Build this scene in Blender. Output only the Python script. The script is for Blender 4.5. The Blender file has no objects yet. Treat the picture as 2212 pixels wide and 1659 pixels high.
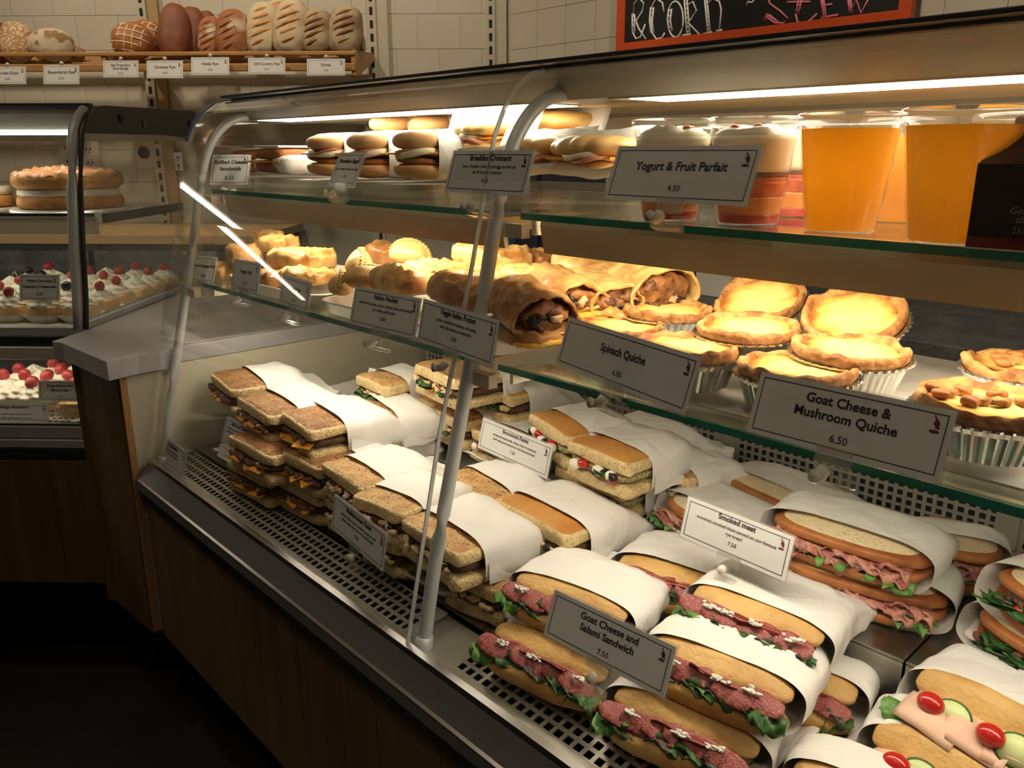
import bpy, math, random
from mathutils import Vector, Matrix, noise

C = bpy.context.scene.collection
SC = bpy.context.scene
EYE = 1.28          # height of the camera above the floor; until the last line all heights are measured from the camera
SQ = math.sqrt(.5)
F = 1735.4
CAMR = Matrix(((0.68447665, -0.20239684, 0.70037649), (0.72903478, 0.19002648, -0.65756994), (0., 0.96069009, 0.27762302)))

# ---------------------------------------------------------------- camera, world, lamps, exposure
cam = bpy.data.objects.new('camera', bpy.data.cameras.new('camera')); C.objects.link(cam)
cam.matrix_world = CAMR.to_4x4()
cam.data.sensor_fit = 'HORIZONTAL'; cam.data.sensor_width = 36.; cam.data.lens = 36. * F / 2212.
cam.data.clip_start = .02
SC.camera = cam
SC.view_settings.view_transform = 'Standard'; SC.view_settings.look = 'None'
SC.view_settings.gamma = 1.; SC.view_settings.use_curve_mapping = False
SC.view_settings.exposure = .42
SC.cycles.transparent_max_bounces = 40
SC.cycles.max_bounces = 10; SC.cycles.glossy_bounces = 5; SC.cycles.sample_clamp_indirect = 6.
w = bpy.data.worlds.new('world'); SC.world = w; w.use_nodes = True
w.node_tree.nodes['Background'].inputs[0].default_value = (1., .8, .6, 1); w.node_tree.nodes['Background'].inputs[1].default_value = .012

def spot(x, y, z, power, size=110, col=(1., .83, .61), tgt=None, blend=.6, r=.045):
    l = bpy.data.lights.new('ceiling_lamp', 'SPOT'); l.energy = power; l.color = col
    l.spot_size = math.radians(size); l.spot_blend = blend; l.shadow_soft_size = r
    o = bpy.data.objects.new('ceiling_lamp', l); C.objects.link(o); o.location = (x, y, z)
    if tgt: o.rotation_euler = (Vector(tgt) - Vector((x, y, z))).to_track_quat('-Z', 'Y').to_euler()
    return o
for x, y, p, sz, t in ((-2.55, .75, 24, 95, (-3.1, 1.5, .2)), (-1.9, 1.35, 22, 95, (-2.6, 2.1, .2)), (-3.3, .2, 21, 100, (-3.9, 1., .2)),
                    (-.9, 1.5, 26, 100, (-.9, 2.3, .25)), (.3, 1.5, 16, 100, (.3, 2.3, .2))):
    spot(x, y, 1.40, p, sz, tgt=t)
for x, y in ((-1.5, .0), (-.5, -.05), (.5, -.2), (-2.3, -.5), (-.3, -1.0)):
    spot(x, y, 1.42, 7.5, 95)

# ---------------------------------------------------------------- measuring helpers: a line of sight met with a real plane
def ray(px, py): return CAMR @ Vector((px - 1106., 829.5 - py, -F))
def at_z(px, py, z): d = ray(px, py); return d * (z / d.z)
def at_y(px, py, y): d = ray(px, py); return d * (y / d.y)
def at_t(px, py, t): d = ray(px, py); return d * (t / (SQ * (d.y - d.x)))
def LW(s, t, z=0.): return Vector(((s - t) * SQ, (s + t) * SQ, z))   # frame turned 45 degrees: s along the other case, t away

# ---------------------------------------------------------------- object helpers
def empty(name, loc, rz=0., label=None, cat=None, group=None, mat=None):
    o = bpy.data.objects.new(name, None); C.objects.link(o); o.empty_display_size = .02
    if mat is not None: o.matrix_world = mat
    else: o.location = loc; o.rotation_euler = (0, 0, rz)
    return tag(o, label, cat, group)
def tag(o, label=None, cat=None, group=None, kind=None):
    if label: o['label'] = label
    if cat: o['category'] = cat
    if group: o['group'] = group
    if kind: o['kind'] = kind
    return o
def T(x=0, y=0, z=0, rx=0, ry=0, rz=0):
    return Matrix.Translation((x, y, z)) @ Matrix.Rotation(rz, 4, 'Z') @ Matrix.Rotation(ry, 4, 'Y') @ Matrix.Rotation(rx, 4, 'X')
def spow(v, e): return math.copysign(abs(v) ** e, v)
def nz(p, f, seed=0.): return noise.noise(Vector((p[0] * f + seed, p[1] * f - seed * 1.7, p[2] * f + seed * .6)))

class MB:
    def __init__(s): s.v = []; s.f = []; s.m = []
    def add(s, vs, fs, M=None, mi=0):
        b = len(s.v)
        if M is not None: vs = [tuple(M @ Vector(q)) for q in vs]
        s.v += [tuple(q) for q in vs]; s.f += [tuple(b + i for i in q) for q in fs]; s.m += [mi] * len(fs)
        return s
    def box(s, x0, x1, y0, y1, z0, z1, M=None, mi=0):
        return s.add([(x0, y0, z0), (x1, y0, z0), (x1, y1, z0), (x0, y1, z0), (x0, y0, z1), (x1, y0, z1), (x1, y1, z1), (x0, y1, z1)],
                     [(0, 3, 2, 1), (4, 5, 6, 7), (0, 1, 5, 4), (1, 2, 6, 5), (2, 3, 7, 6), (3, 0, 4, 7)], M, mi)
    def prism(s, poly, x0, x1, axis='x', M=None, mi=0):     # poly in (y,z) swept along x, or (x,y) swept along z
        n = len(poly)
        if axis == 'x': vs = [(x0, a, b) for a, b in poly] + [(x1, a, b) for a, b in poly]
        else: vs = [(a, b, x0) for a, b in poly] + [(a, b, x1) for a, b in poly]
        fs = [tuple(range(n))[::-1], tuple(range(n, 2 * n))] + [(i, (i + 1) % n, n + (i + 1) % n, n + i) for i in range(n)]
        return s.add(vs, fs, M, mi)
    def grid(s, fn, nu, nv, wrap=False, M=None, mi=0, capu=False):
        vs = [fn(i / (nu if wrap else nu - 1), j / (nv - 1)) for j in range(nv) for i in range(nu)]
        fs = []
        for j in range(nv - 1):
            for i in range(nu if wrap else nu - 1):
                k = (i + 1) % nu; fs.append((j * nu + i, j * nu + k, (j + 1) * nu + k, (j + 1) * nu + i))
        if capu: fs.append(tuple(range(nu))[::-1]); fs.append(tuple((nv - 1) * nu + i for i in range(nu)))
        return s.add(vs, fs, M, mi)
    def lathe(s, prof, n=32, M=None, mi=0, mod=None):
        def fn(u, v):
            k = min(int(round(v * (len(prof) - 1))), len(prof) - 1); r, z = prof[k]; a = u * 2 * math.pi
            if mod: r, z = mod(a, k, r, z)
            return (r * math.cos(a), r * math.sin(a), z)
        return s.grid(fn, n, len(prof), True, M, mi)
    def tube(s, pts, r, n=10, M=None, mi=0, cap=True):
        P = [Vector(q) for q in pts]; vs = []; up = Vector((0, 0, 1)); N = len(P)
        for i, p in enumerate(P):
            t = (P[min(i + 1, N - 1)] - P[max(i - 1, 0)]).normalized()
            a = t.cross(up) if abs(t.dot(up)) < .97 else t.cross(Vector((1, 0, 0)))
            a.normalize(); b = t.cross(a); rr = r[i] if isinstance(r, (list, tuple)) else r
            vs += [p + (a * math.cos(2 * math.pi * k / n) + b * math.sin(2 * math.pi * k / n)) * rr for k in range(n)]
        fs = [(i * n + k, i * n + (k + 1) % n, (i + 1) * n + (k + 1) % n, (i + 1) * n + k) for i in range(N - 1) for k in range(n)]
        if cap: fs += [tuple(range(n))[::-1], tuple((N - 1) * n + k for k in range(n))]
        return s.add(vs, fs, M, mi)
    def sq(s, c, d, ev=.4, eh=.4, nu=28, nv=16, amp=0., fr=20., seed=0., M=None, fn=None, crust=None, vc=None):
        def g(u, v):
            a = u * 2 * math.pi; b = (v - .5) * math.pi
            x = spow(math.cos(b), ev) * spow(math.cos(a), eh); y = spow(math.cos(b), ev) * spow(math.sin(a), eh); z = spow(math.sin(b), ev)
            p = Vector((x * d[0], y * d[1], z * d[2]))
            if amp: p += Vector((x, y, z)) * (amp * nz(p, fr, seed) + amp * .5 * nz(p, fr * 2.7, seed + 9))
            if fn: p = Vector(fn(p))
            return (p.x + c[0], p.y + c[1], p.z + c[2])
        i0 = len(s.f); s.grid(g, nu, nv, True, M, 0)
        if vc:      # second material by latitude, so that the border between crust and crumb runs clean
            for k in range(i0, len(s.f)):
                if vc((k - i0) // nu / (nv - 1.) + .5 / (nv - 1)): s.m[k] = 1
        if crust:   # second material on faces whose normal passes the test
            for k in range(i0, len(s.f)):
                q = [Vector(s.v[i]) for i in s.f[k]]; n = (q[2] - q[0]).cross(q[3] - q[1])
                if n.length > 0 and crust(n.normalized(), (q[0] + q[2]) / 2): s.m[k] = 1
        return s
    def obj(s, name, mats, parent=None, smooth=True, world=False, bevel=0., solid=0.):
        me = bpy.data.meshes.new(name); me.from_pydata(s.v, [], s.f)
        for m in (mats if isinstance(mats, (list, tuple)) else [mats]): me.materials.append(m)
        me.polygons.foreach_set('material_index', s.m)
        if smooth: me.polygons.foreach_set('use_smooth', [True] * len(s.f))
        me.validate(); me.update()
        return link(name, me, parent, world, bevel, solid)
def link(name, me, parent=None, world=False, bevel=0., solid=0.):
    o = bpy.data.objects.new(name, me); C.objects.link(o)
    if parent:
        o.parent = parent
        if world: o.matrix_parent_inverse = parent.matrix_basis.inverted()
    if solid: md = o.modifiers.new('thick', 'SOLIDIFY'); md.thickness = solid; md.offset = 0
    if bevel: md = o.modifiers.new('bevel', 'BEVEL'); md.width = bevel; md.segments = 2; md.limit_method = 'ANGLE'
    return o
def box(name, x0, x1, y0, y1, z0, z1, mat, parent=None, bevel=0., world=True):
    return MB().box(x0, x1, y0, y1, z0, z1).obj(name, mat, parent, False, world, bevel)

# ---------------------------------------------------------------- materials
def mat(name, col, rough=.5, metal=0., col2=None, scale=30., bump=0., bscale=None, spots=None, sscale=200., sthr=.62, sub=0., trans=0., coord='Object',
        stretch=(1, 1, 1), spec=.5, emit=0., wave=None, thr=(.35, .65), coat=0.):
    m = bpy.data.materials.new(name); m.use_nodes = True; nt = m.node_tree; N = nt.nodes; Lk = nt.links; b = N['Principled BSDF']
    b.inputs['Base Color'].default_value = (*col, 1); b.inputs['Roughness'].default_value = rough; b.inputs['Metallic'].default_value = metal
    b.inputs['Specular IOR Level'].default_value = spec; b.inputs['Coat Weight'].default_value = coat
    if sub: b.inputs['Subsurface Weight'].default_value = sub; b.inputs['Subsurface Radius'].default_value = (.6, .35, .2); b.inputs['Subsurface Scale'].default_value = .01
    if trans: b.inputs['Transmission Weight'].default_value = trans
    if emit: b.inputs['Emission Color'].default_value = (*col, 1); b.inputs['Emission Strength'].default_value = emit
    tc = N.new('ShaderNodeTexCoord'); mp = N.new('ShaderNodeMapping'); mp.inputs['Scale'].default_value = stretch; Lk.new(tc.outputs[coord], mp.inputs[0])
    last = None
    if col2:
        if wave:
            n = N.new('ShaderNodeTexWave'); n.inputs['Scale'].default_value = scale; n.inputs['Distortion'].default_value = wave; n.inputs['Detail'].default_value = 2; o = n.outputs['Fac']
            n.bands_direction = 'DIAGONAL'
        else:
            n = N.new('ShaderNodeTexNoise'); n.inputs['Scale'].default_value = scale; n.inputs['Detail'].default_value = 5; o = n.outputs['Fac']
        Lk.new(mp.outputs[0], n.inputs['Vector'])
        r = N.new('ShaderNodeValToRGB'); r.color_ramp.elements[0].position = thr[0]; r.color_ramp.elements[1].position = thr[1]
        r.color_ramp.elements[0].color = (*col, 1); r.color_ramp.elements[1].color = (*col2, 1)
        Lk.new(o, r.inputs[0]); last = r.outputs[0]
    if spots:
        n2 = N.new('ShaderNodeTexNoise'); n2.inputs['Scale'].default_value = sscale; n2.inputs['Detail'].default_value = 2; Lk.new(mp.outputs[0], n2.inputs['Vector'])
        r2 = N.new('ShaderNodeValToRGB'); r2.color_ramp.elements[0].position = sthr; r2.color_ramp.elements[1].position = sthr + .05; Lk.new(n2.outputs['Fac'], r2.inputs[0])
        mx = N.new('ShaderNodeMix'); mx.data_type = 'RGBA'; Lk.new(r2.outputs[0], mx.inputs['Factor'])
        if last: Lk.new(last, mx.inputs['A'])
        else: mx.inputs['A'].default_value = (*col, 1)
        mx.inputs['B'].default_value = (*spots, 1); last = mx.outputs['Result']
    if last: Lk.new(last, b.inputs['Base Color'])
    if bump:
        n3 = N.new('ShaderNodeTexNoise'); n3.inputs['Scale'].default_value = bscale or scale * 3; n3.inputs['Detail'].default_value = 4; Lk.new(mp.outputs[0], n3.inputs['Vector'])
        bp = N.new('ShaderNodeBump'); bp.inputs['Strength'].default_value = bump; bp.inputs['Distance'].default_value = .004
        Lk.new(n3.outputs['Fac'], bp.inputs['Height']); Lk.new(bp.outputs[0], b.inputs['Normal'])
    return m
def glassmat(name, tint=(1, 1, 1), f0=.04, rough=0., haze=0., hcol=(.8, .8, .8)):
    m = bpy.data.materials.new(name); m.use_nodes = True; nt = m.node_tree; N = nt.nodes; Lk = nt.links; N.remove(N['Principled BSDF'])
    g = N.new('ShaderNodeNewGeometry'); dt = N.new('ShaderNodeVectorMath'); dt.operation = 'DOT_PRODUCT'
    Lk.new(g.outputs['Normal'], dt.inputs[0]); Lk.new(g.outputs['Incoming'], dt.inputs[1])
    def mth(op, a, b=None):
        n = N.new('ShaderNodeMath'); n.operation = op
        for k, q in enumerate((a, b)):
            if q is None: continue
            if isinstance(q, (int, float)): n.inputs[k].default_value = q
            else: Lk.new(q, n.inputs[k])
        return n.outputs[0]
    fac = mth('ADD', mth('MULTIPLY', mth('POWER', mth('SUBTRACT', 1., mth('ABSOLUTE', dt.outputs['Value'])), 5.), 1 - f0), f0)
    tr = N.new('ShaderNodeBsdfTransparent'); tr.inputs[0].default_value = (*tint, 1)
    gl = N.new('ShaderNodeBsdfGlossy'); gl.inputs['Roughness'].default_value = rough; gl.inputs[0].default_value = (1, 1, 1, 1)
    mx = N.new('ShaderNodeMixShader'); Lk.new(fac, mx.inputs[0]); src = tr.outputs[0]
    if haze:
        df = N.new('ShaderNodeBsdfDiffuse'); df.inputs[0].default_value = (*hcol, 1); m2 = N.new('ShaderNodeMixShader'); m2.inputs[0].default_value = haze
        Lk.new(tr.outputs[0], m2.inputs[1]); Lk.new(df.outputs[0], m2.inputs[2]); src = m2.outputs[0]
    Lk.new(src, mx.inputs[1]); Lk.new(gl.outputs[0], mx.inputs[2]); Lk.new(mx.outputs[0], N['Material Output'].inputs[0])
    return m
def emis(name, col, s):
    m = bpy.data.materials.new(name); m.use_nodes = True; N = m.node_tree.nodes; N.remove(N['Principled BSDF'])
    e = N.new('ShaderNodeEmission'); e.inputs[0].default_value = (*col, 1); e.inputs[1].default_value = s
    m.node_tree.links.new(e.outputs[0], N['Material Output'].inputs[0]); return m

M = dict(
 wall=mat('wall_paint', (.56, .52, .42), .55, col2=(.50, .465, .37), scale=3), grout=mat('grout', (.52, .48, .385), .8),
 cream=mat('cream_enamel', (.62, .55, .42), .45), creamd=mat('cream_panel', (.60, .55, .41), .5), hood=mat('hood_enamel', (.60, .48, .33), .4),
 grey=mat('canopy_grey', (.26, .255, .235), .45), dark=mat('dark_metal', (.035, .035, .038), .4), black=mat('black_paint', (.004, .004, .004), .7),
 steel=mat('brushed_steel', (.42, .40, .36), .32, 1., col2=(.50, .48, .44), scale=8, stretch=(1, 30, 30), bump=.02),
 perf=mat('perforated_steel', (.42, .395, .335), .38, .45), alu=mat('aluminium_tube', (.52, .54, .54), .4, .15), trim=mat('chrome_trim', (.55, .52, .50), .25, 1.),
 band=mat('bumper_grey', (.13, .12, .12), .42), bandg=mat('bumper_green', (.022, .03, .026), .5),
 wood=mat('wood_veneer', (.18, .105, .04), .5, col2=(.12, .064, .022), scale=4, stretch=(6, 6, .5)), woodl=mat('light_wood', (.50, .27, .10), .5, col2=(.40, .2, .07), scale=6, stretch=(1, 12, 12)),
 woodd=mat('wood_edge', (.34, .21, .12), .6), stone=mat('dark_stone', (.055, .055, .058), .5, col2=(.10, .10, .105), scale=14, spots=(.012, .012, .012), sscale=130, sthr=.6),
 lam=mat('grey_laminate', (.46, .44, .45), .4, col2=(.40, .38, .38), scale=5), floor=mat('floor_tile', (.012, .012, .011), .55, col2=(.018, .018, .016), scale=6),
 blue=mat('blue_film', (.09, .16, .34), .35), edge=mat('glass_edge_green', (.004, .17, .115), .15, coat=.5), navy=mat('dark_steel_blue', (.03, .035, .055), .4),
 glass=glassmat('clear_glass', (.985, .99, .985), .035), shelfg=glassmat('shelf_glass', (.93, .97, .945), .04, haze=.03, hcol=(.6, .65, .55)),
 plastic=glassmat('clear_plastic', (.96, .96, .95), .05, .12, haze=.10, hcol=(.8, .77, .7)), cup=glassmat('cup_plastic', (.97, .97, .96), .05, .05, haze=.06),
 sleeve=glassmat('clear_sleeve', (.97, .97, .97), .05, .08, haze=.12, hcol=(.75, .73, .7)),
 led=emis('led_light', (1., .88, .68), 9.), led2=emis('led_light_shelf', (1., .86, .62), 50.), led3=emis('led_light_deck', (1., .88, .69), 15.), ledL=emis('led_light_cake_case', (1., .90, .72), 16.),
 card=mat('card_white', (.68, .67, .64), .35), ink=mat('ink', (.03, .02, .02), .5), inkr=mat('ink_red', (.12, .02, .02), .5),
 paper=mat('white_paper', (.80, .775, .73), .6, bump=.5, bscale=30, sub=.0), tray=mat('white_melamine', (.80, .76, .70), .2, coat=.3), traym=mat('grey_tray', (.30, .27, .24), .4, .3),
 crust=mat('focaccia_crust', (.64, .40, .16), .6, col2=(.42, .21, .07), scale=34, spots=(.12, .05, .02), sscale=240, sthr=.60, bump=.6, bscale=130), crusts=mat('steak_focaccia_crust', (.44, .22, .08), .6, col2=(.26, .11, .035), scale=30, spots=(.08, .03, .012), sscale=200, sthr=.57, bump=.8, bscale=120), cruso=mat('smooth_focaccia_crust', (.62, .30, .08), .5, col2=(.50, .20, .045), scale=12, bump=.2, bscale=100),
 crumb=mat('focaccia_crumb', (.80, .62, .33), .75, col2=(.68, .48, .22), scale=60, spots=(.34, .25, .10), sscale=300, sthr=.60, bump=1., bscale=200),
 bag=mat('baguette_crust', (.68, .42, .14), .5, col2=(.46, .22, .055), scale=18, thr=(.4, .68), bump=.4, bscale=150), bagc=mat('baguette_crumb', (.84, .68, .36), .8, bump=.5, bscale=260),
 ryec=mat('rye_crust', (.45, .17, .045), .5, col2=(.30, .09, .025), scale=30, bump=.3, bscale=160), rye=mat('rye_crumb', (.80, .66, .42), .75, spots=(.45, .32, .16), sscale=300, sthr=.62, bump=.3, bscale=240),
 core=mat('filling_dark', (.07, .03, .015), .6, col2=(.16, .07, .03), scale=90, bump=.6, bscale=200), meat=mat('steak', (.12, .05, .025), .5, col2=(.20, .09, .045), scale=80, bump=.6, bscale=220),
 smoked=mat('smoked_meat', (.42, .13, .11), .45, col2=(.60, .30, .22), scale=70, bump=.6, bscale=180), salami=mat('salami', (.30, .055, .05), .45, spots=(.46, .19, .165), sscale=600, sthr=.55, bump=.3, bscale=300),
 chick=mat('chicken', (.72, .52, .30), .55, col2=(.60, .38, .18), scale=50, bump=.4), turkey=mat('turkey', (.78, .47, .32), .45, col2=(.72, .52, .38), scale=30),
 cheddar=mat('cheddar', (.85, .35, .03), .4), feta=mat('goat_cheese', (.86, .82, .72), .7, bump=.5, bscale=300), mozz=mat('mozzarella', (.86, .82, .70), .35),
 tomato=mat('tomato', (.52, .02, .012), .2, coat=.4), pepper=mat('red_pepper', (.24, .03, .012), .3, coat=.3), olive=mat('olive', (.02, .012, .016), .3),
 leaf=mat('leaf_green', (.045, .14, .022), .45, col2=(.02, .07, .012), scale=60), leafd=mat('leaf_dark', (.03, .085, .02), .45, col2=(.05, .02, .02), scale=40),
 cuke=mat('cucumber_flesh', (.55, .66, .25), .35, col2=(.66, .72, .36), scale=60), cukes=mat('cucumber_skin', (.02, .10, .02), .3), egg=mat('egg_white', (.82, .74, .50), .45), ham=mat('ham', (.68, .28, .16), .4),
 puff=mat('puff_pastry', (.76, .52, .20), .45, col2=(.44, .19, .05), scale=26, thr=(.42, .66), bump=.5, bscale=70, coat=.2), puffd=mat('puff_pastry_dark', (.58, .32, .11), .4, col2=(.26, .10, .03), scale=16, bump=.5, bscale=70, coat=.3),
 pasty=mat('pasty', (.78, .54, .22), .45, col2=(.62, .36, .10), scale=14, bump=.15, coat=.2), loaf6=mat('cracked_loaf', (.60, .50, .36), .8, col2=(.30, .17, .07), scale=24, thr=(.50, .57), bump=.6, bscale=40), pfill=mat('pocket_filling', (.40, .17, .06), .5, col2=(.13, .05, .02), scale=60, bump=1., bscale=120), crumble=mat('yellow_crumb', (.72, .42, .05), .7, bump=.8, bscale=200),
 bun=mat('bagel_crust', (.70, .43, .18), .5, col2=(.58, .32, .12), scale=12, bump=.1), toast=mat('toast', (.42, .14, .035), .6, bump=.4, bscale=160),
 foil=mat('foil', (.75, .75, .75), .22, 1.), qcrust=mat('quiche_crust', (.56, .31, .11), .65, col2=(.24, .085, .022), scale=55, bump=.9, bscale=160),
 juice=mat('orange_juice', (1., .56, .01), .3, sub=1.), yog=mat('yogurt', (.84, .76, .56), .35, sub=.3), fruit=mat('fruit_red', (.50, .05, .025), .3, col2=(.70, .20, .04), scale=60), granola=mat('granola', (.16, .05, .02), .6, bump=.8),
 fruito=mat('fruit_orange', (.80, .30, .05), .3), carton=mat('carton_brown', (.020, .012, .008), .35), cartonr=mat('carton_red', (.11, .015, .008), .35), cartonw=mat('carton_grey', (.50, .44, .38), .4), green=mat('logo_green', (.03, .13, .03), .4),
 pgrey=mat('print_grey', (.22, .20, .18), .5),
 sponge=mat('sponge', (.48, .20, .05), .7, col2=(.66, .34, .10), scale=40, bump=.6, bscale=150), sugar=mat('sugared_crust', (.52, .22, .07), .7, col2=(.74, .56, .48), scale=42, thr=(.48, .66), bump=1., bscale=80), cream2=mat('whipped_cream', (.88, .84, .70), .5, sub=.2),
 rasp=mat('raspberry', (.30, .012, .018), .4, col2=(.46, .07, .07), scale=80), bbry=mat('blackberry', (.012, .008, .018), .3), cbase=mat('cheesecake', (.82, .62, .34), .6, col2=(.74, .46, .2), scale=20), mint=mat('lime_mousse', (.50, .66, .25), .5),
 loaf1=mat('rye_loaf_brown', (.24, .075, .025), .6, col2=(.17, .05, .018), scale=10, bump=.3, bscale=60), loaf2=mat('floured_rye', (.34, .13, .05), .7, col2=(.62, .50, .38), scale=16, thr=(.52, .66), bump=.4, bscale=60),
 loaf3=mat('country_loaf', (.62, .50, .33), .75, col2=(.44, .27, .12), scale=14, thr=(.45, .7), bump=.5, bscale=60), loaf4=mat('dark_country_loaf', (.46, .36, .22), .8, col2=(.22, .13, .055), scale=16, thr=(.42, .66), bump=.5, bscale=60),
 loaf5=mat('seeded_loaf', (.46, .25, .11), .8, spots=(.70, .55, .36), sscale=110, sthr=.5, bump=.6, bscale=150), sour=mat('sourdough_crust', (.42, .16, .045), .55, col2=(.32, .10, .03), scale=20), flour=mat('flour_line', (.80, .62, .38), .8),
 board=mat('blackboard', (.012, .012, .013), .6), orange=mat('orange_frame', (.62, .085, .02), .45), chalk=mat('chalk_white', (.8, .8, .8), .9), chalkp=mat('chalk_pink', (.75, .22, .28), .9),
 outlet=mat('outlet_plate', (.6, .57, .5), .4), slot=mat('slot_black', (.01, .01, .01), .8), stripb=mat('wall_strip', (.52, .47, .36), .5), tan=mat('tan_wood_strip', (.40, .27, .13), .6), pesto=mat('pesto', (.10, .13, .03), .7, col2=(.5, .42, .2), scale=300),
 mirror=mat('mirror_paint', (.2, .21, .2), .3), lamb=mat('leaf_light', (.13, .29, .05), .4, col2=(.06, .18, .025), scale=70),
)
def quiche_mat():
    m = bpy.data.materials.new('quiche_filling'); m.use_nodes = True; nt = m.node_tree; N = nt.nodes; Lk = nt.links; b = N['Principled BSDF']
    tc = N.new('ShaderNodeTexCoord'); gr = N.new('ShaderNodeTexGradient'); gr.gradient_type = 'SPHERICAL'; mp = N.new('ShaderNodeMapping'); mp.inputs['Scale'].default_value = (16, 16, 0)
    ns = N.new('ShaderNodeTexNoise'); ns.inputs['Scale'].default_value = 36; ns.inputs['Detail'].default_value = 5
    Lk.new(tc.outputs['Object'], mp.inputs[0]); Lk.new(mp.outputs[0], gr.inputs[0]); Lk.new(tc.outputs['Object'], ns.inputs['Vector'])
    ad = N.new('ShaderNodeMath'); ad.operation = 'MULTIPLY_ADD'; Lk.new(ns.outputs['Fac'], ad.inputs[0]); ad.inputs[1].default_value = .80; Lk.new(gr.outputs['Fac'], ad.inputs[2])
    r = N.new('ShaderNodeValToRGB'); e = r.color_ramp.elements; e[0].position = .58; e[0].color = (.30, .09, .015, 1); e[1].position = 1.; e[1].color = (.82, .66, .24, 1)
    q = r.color_ramp.elements.new(.77); q.color = (.74, .43, .10, 1)
    Lk.new(ad.outputs[0], r.inputs[0]); Lk.new(r.outputs[0], b.inputs['Base Color']); b.inputs['Roughness'].default_value = .4
    bp = N.new('ShaderNodeBump'); bp.inputs['Strength'].default_value = .4; bp.inputs['Distance'].default_value = .004; Lk.new(ns.outputs['Fac'], bp.inputs['Height']); Lk.new(bp.outputs[0], b.inputs['Normal'])
    return m
M['quiche'] = quiche_mat()
R = random.Random(7)
def juice_mat():
    m = bpy.data.materials.new('orange_juice_liquid'); m.use_nodes = True; nt = m.node_tree; N = nt.nodes; N.remove(N['Principled BSDF'])
    df = N.new('ShaderNodeBsdfDiffuse'); df.inputs[0].default_value = (.90, .42, .01, 1); tl = N.new('ShaderNodeBsdfTranslucent'); tl.inputs[0].default_value = (1., .66, .03, 1)
    mx = N.new('ShaderNodeMixShader'); mx.inputs[0].default_value = .68; nt.links.new(df.outputs[0], mx.inputs[1]); nt.links.new(tl.outputs[0], mx.inputs[2]); nt.links.new(mx.outputs[0], N['Material Output'].inputs[0]); return m
M['juice'] = juice_mat()
def creased(m, sc, dist, st=.5):     # soft folded facets of handled paper
    nt = m.node_tree; N = nt.nodes; b = N['Principled BSDF']; tc = N.new('ShaderNodeTexCoord'); v = N.new('ShaderNodeTexVoronoi'); v.feature = 'F1'; v.distance = 'CHEBYCHEV'; v.inputs['Scale'].default_value = sc
    mp = N.new('ShaderNodeMapping'); mp.inputs['Rotation'].default_value = (.5, .3, .7); nt.links.new(tc.outputs['Object'], mp.inputs[0]); nt.links.new(mp.outputs[0], v.inputs['Vector'])
    bp = N.new('ShaderNodeBump'); bp.inputs['Strength'].default_value = st; bp.inputs['Distance'].default_value = dist; nt.links.new(v.outputs['Distance'], bp.inputs['Height'])
    nt.links.new(b.inputs['Normal'].links[0].from_socket, bp.inputs['Normal']); nt.links.new(bp.outputs[0], b.inputs['Normal'])
creased(M['paper'], 15., .012, .55)
# ---------------------------------------------------------------- room
def setting(o): o['kind'] = 'structure'; return o
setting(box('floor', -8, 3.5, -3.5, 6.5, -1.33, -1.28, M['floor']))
setting(box('ceiling', -8, 3.5, -3.5, 6.5, 1.47, 1.5, M['wall']))
WT = 3.4
wl = empty('wall_left', LW(-3.5, WT, -1.28), math.pi / 4); setting(wl)
box('backing', 0, 3.364, .012, .09, 0, 2.75, M['grout'], wl, world=False)
tile = MB().box(0, .1665, .009, .012, 0, .1262)
tme = None
def tiles(root, x0, x1, z0, z1, pw=.17, ph=.128, off=True):
    global tme
    if tme is None: o = tile.obj('tile', M['wall'], root, False, bevel=.0012); tme = o.data; bpy.data.objects.remove(o)
    r = 0; z = z0
    while z < z1:
        x = x0 - (pw / 2 if r % 2 and off else 0)
        while x < x1 - .01:
            o = link('tile', tme, root); xa = max(x, x0); xb = min(x + pw, x1)
            if xb - xa > .02: o.location = (xa, 0, z); o.scale = ((xb - xa - .0015) / .1665, 1, 1)
            else: bpy.data.objects.remove(o)
            x += pw
        z += ph; r += 1
tiles(wl, 1.15, 3.364, 1.16, 2.05)
box('lower_face', 0, 1.15, 0, .012, 0, 2.75, M['wall'], wl, world=False)
box('lower_face', 1.15, 3.364, 0, .012, 0, 1.158, M['wall'], wl, world=False)
box('upper_face', 1.15, 3.364, 0, .012, 2.056, 2.75, M['wall'], wl, world=False)
WY = 2.308
wb = empty('wall_back', (-2.500, WY, -1.28)); setting(wb)
box('backing', 0, 5.6, .012, .09, 0, 2.75, M['grout'], wb, world=False)
tiles(wb, .026, 2.6, 1.28, 2.04, .146, .128, off=False)
box('lower_face', 0, 5.6, 0, .012, 0, 1.278, M['wall'], wb, world=False)
box('upper_face', 0, 2.6, 0, .012, 2.05, 2.75, M['wall'], wb, world=False)
box('side_face', 2.6, 5.6, 0, .012, 1.278, 2.75, M['wall'], wb, world=False)

# slotted shelving uprights on the bread wall
for k, (s, lab) in enumerate(((-1.56, 'slotted steel wall upright behind the scored sourdough loaf'), (-.655, 'slotted steel wall upright beside the end of the bread shelf'), (-.19, 'slotted steel wall upright nearest the wall corner'))):
    r = empty('wall_upright', LW(s, WT, -.9), math.pi / 4, lab, 'upright', 'slotted wall uprights')
    box('channel', -.018, .018, -.02, 0, 0, 2.2, M['stripb'], r, world=False)
    box('side_strip', .018, .062, -.012, 0, 0, 2.2, M['tan'] if k == 0 else M['stripb'], r, world=False)
    mb = MB()
    z = .02
    while z < 2.1: mb.box(-.006, .006, -.0215, -.0195, z, z + .028, mi=0); z += .048
    tag(mb.obj('slot', M['slot'], r, False), kind='stuff')

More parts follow.
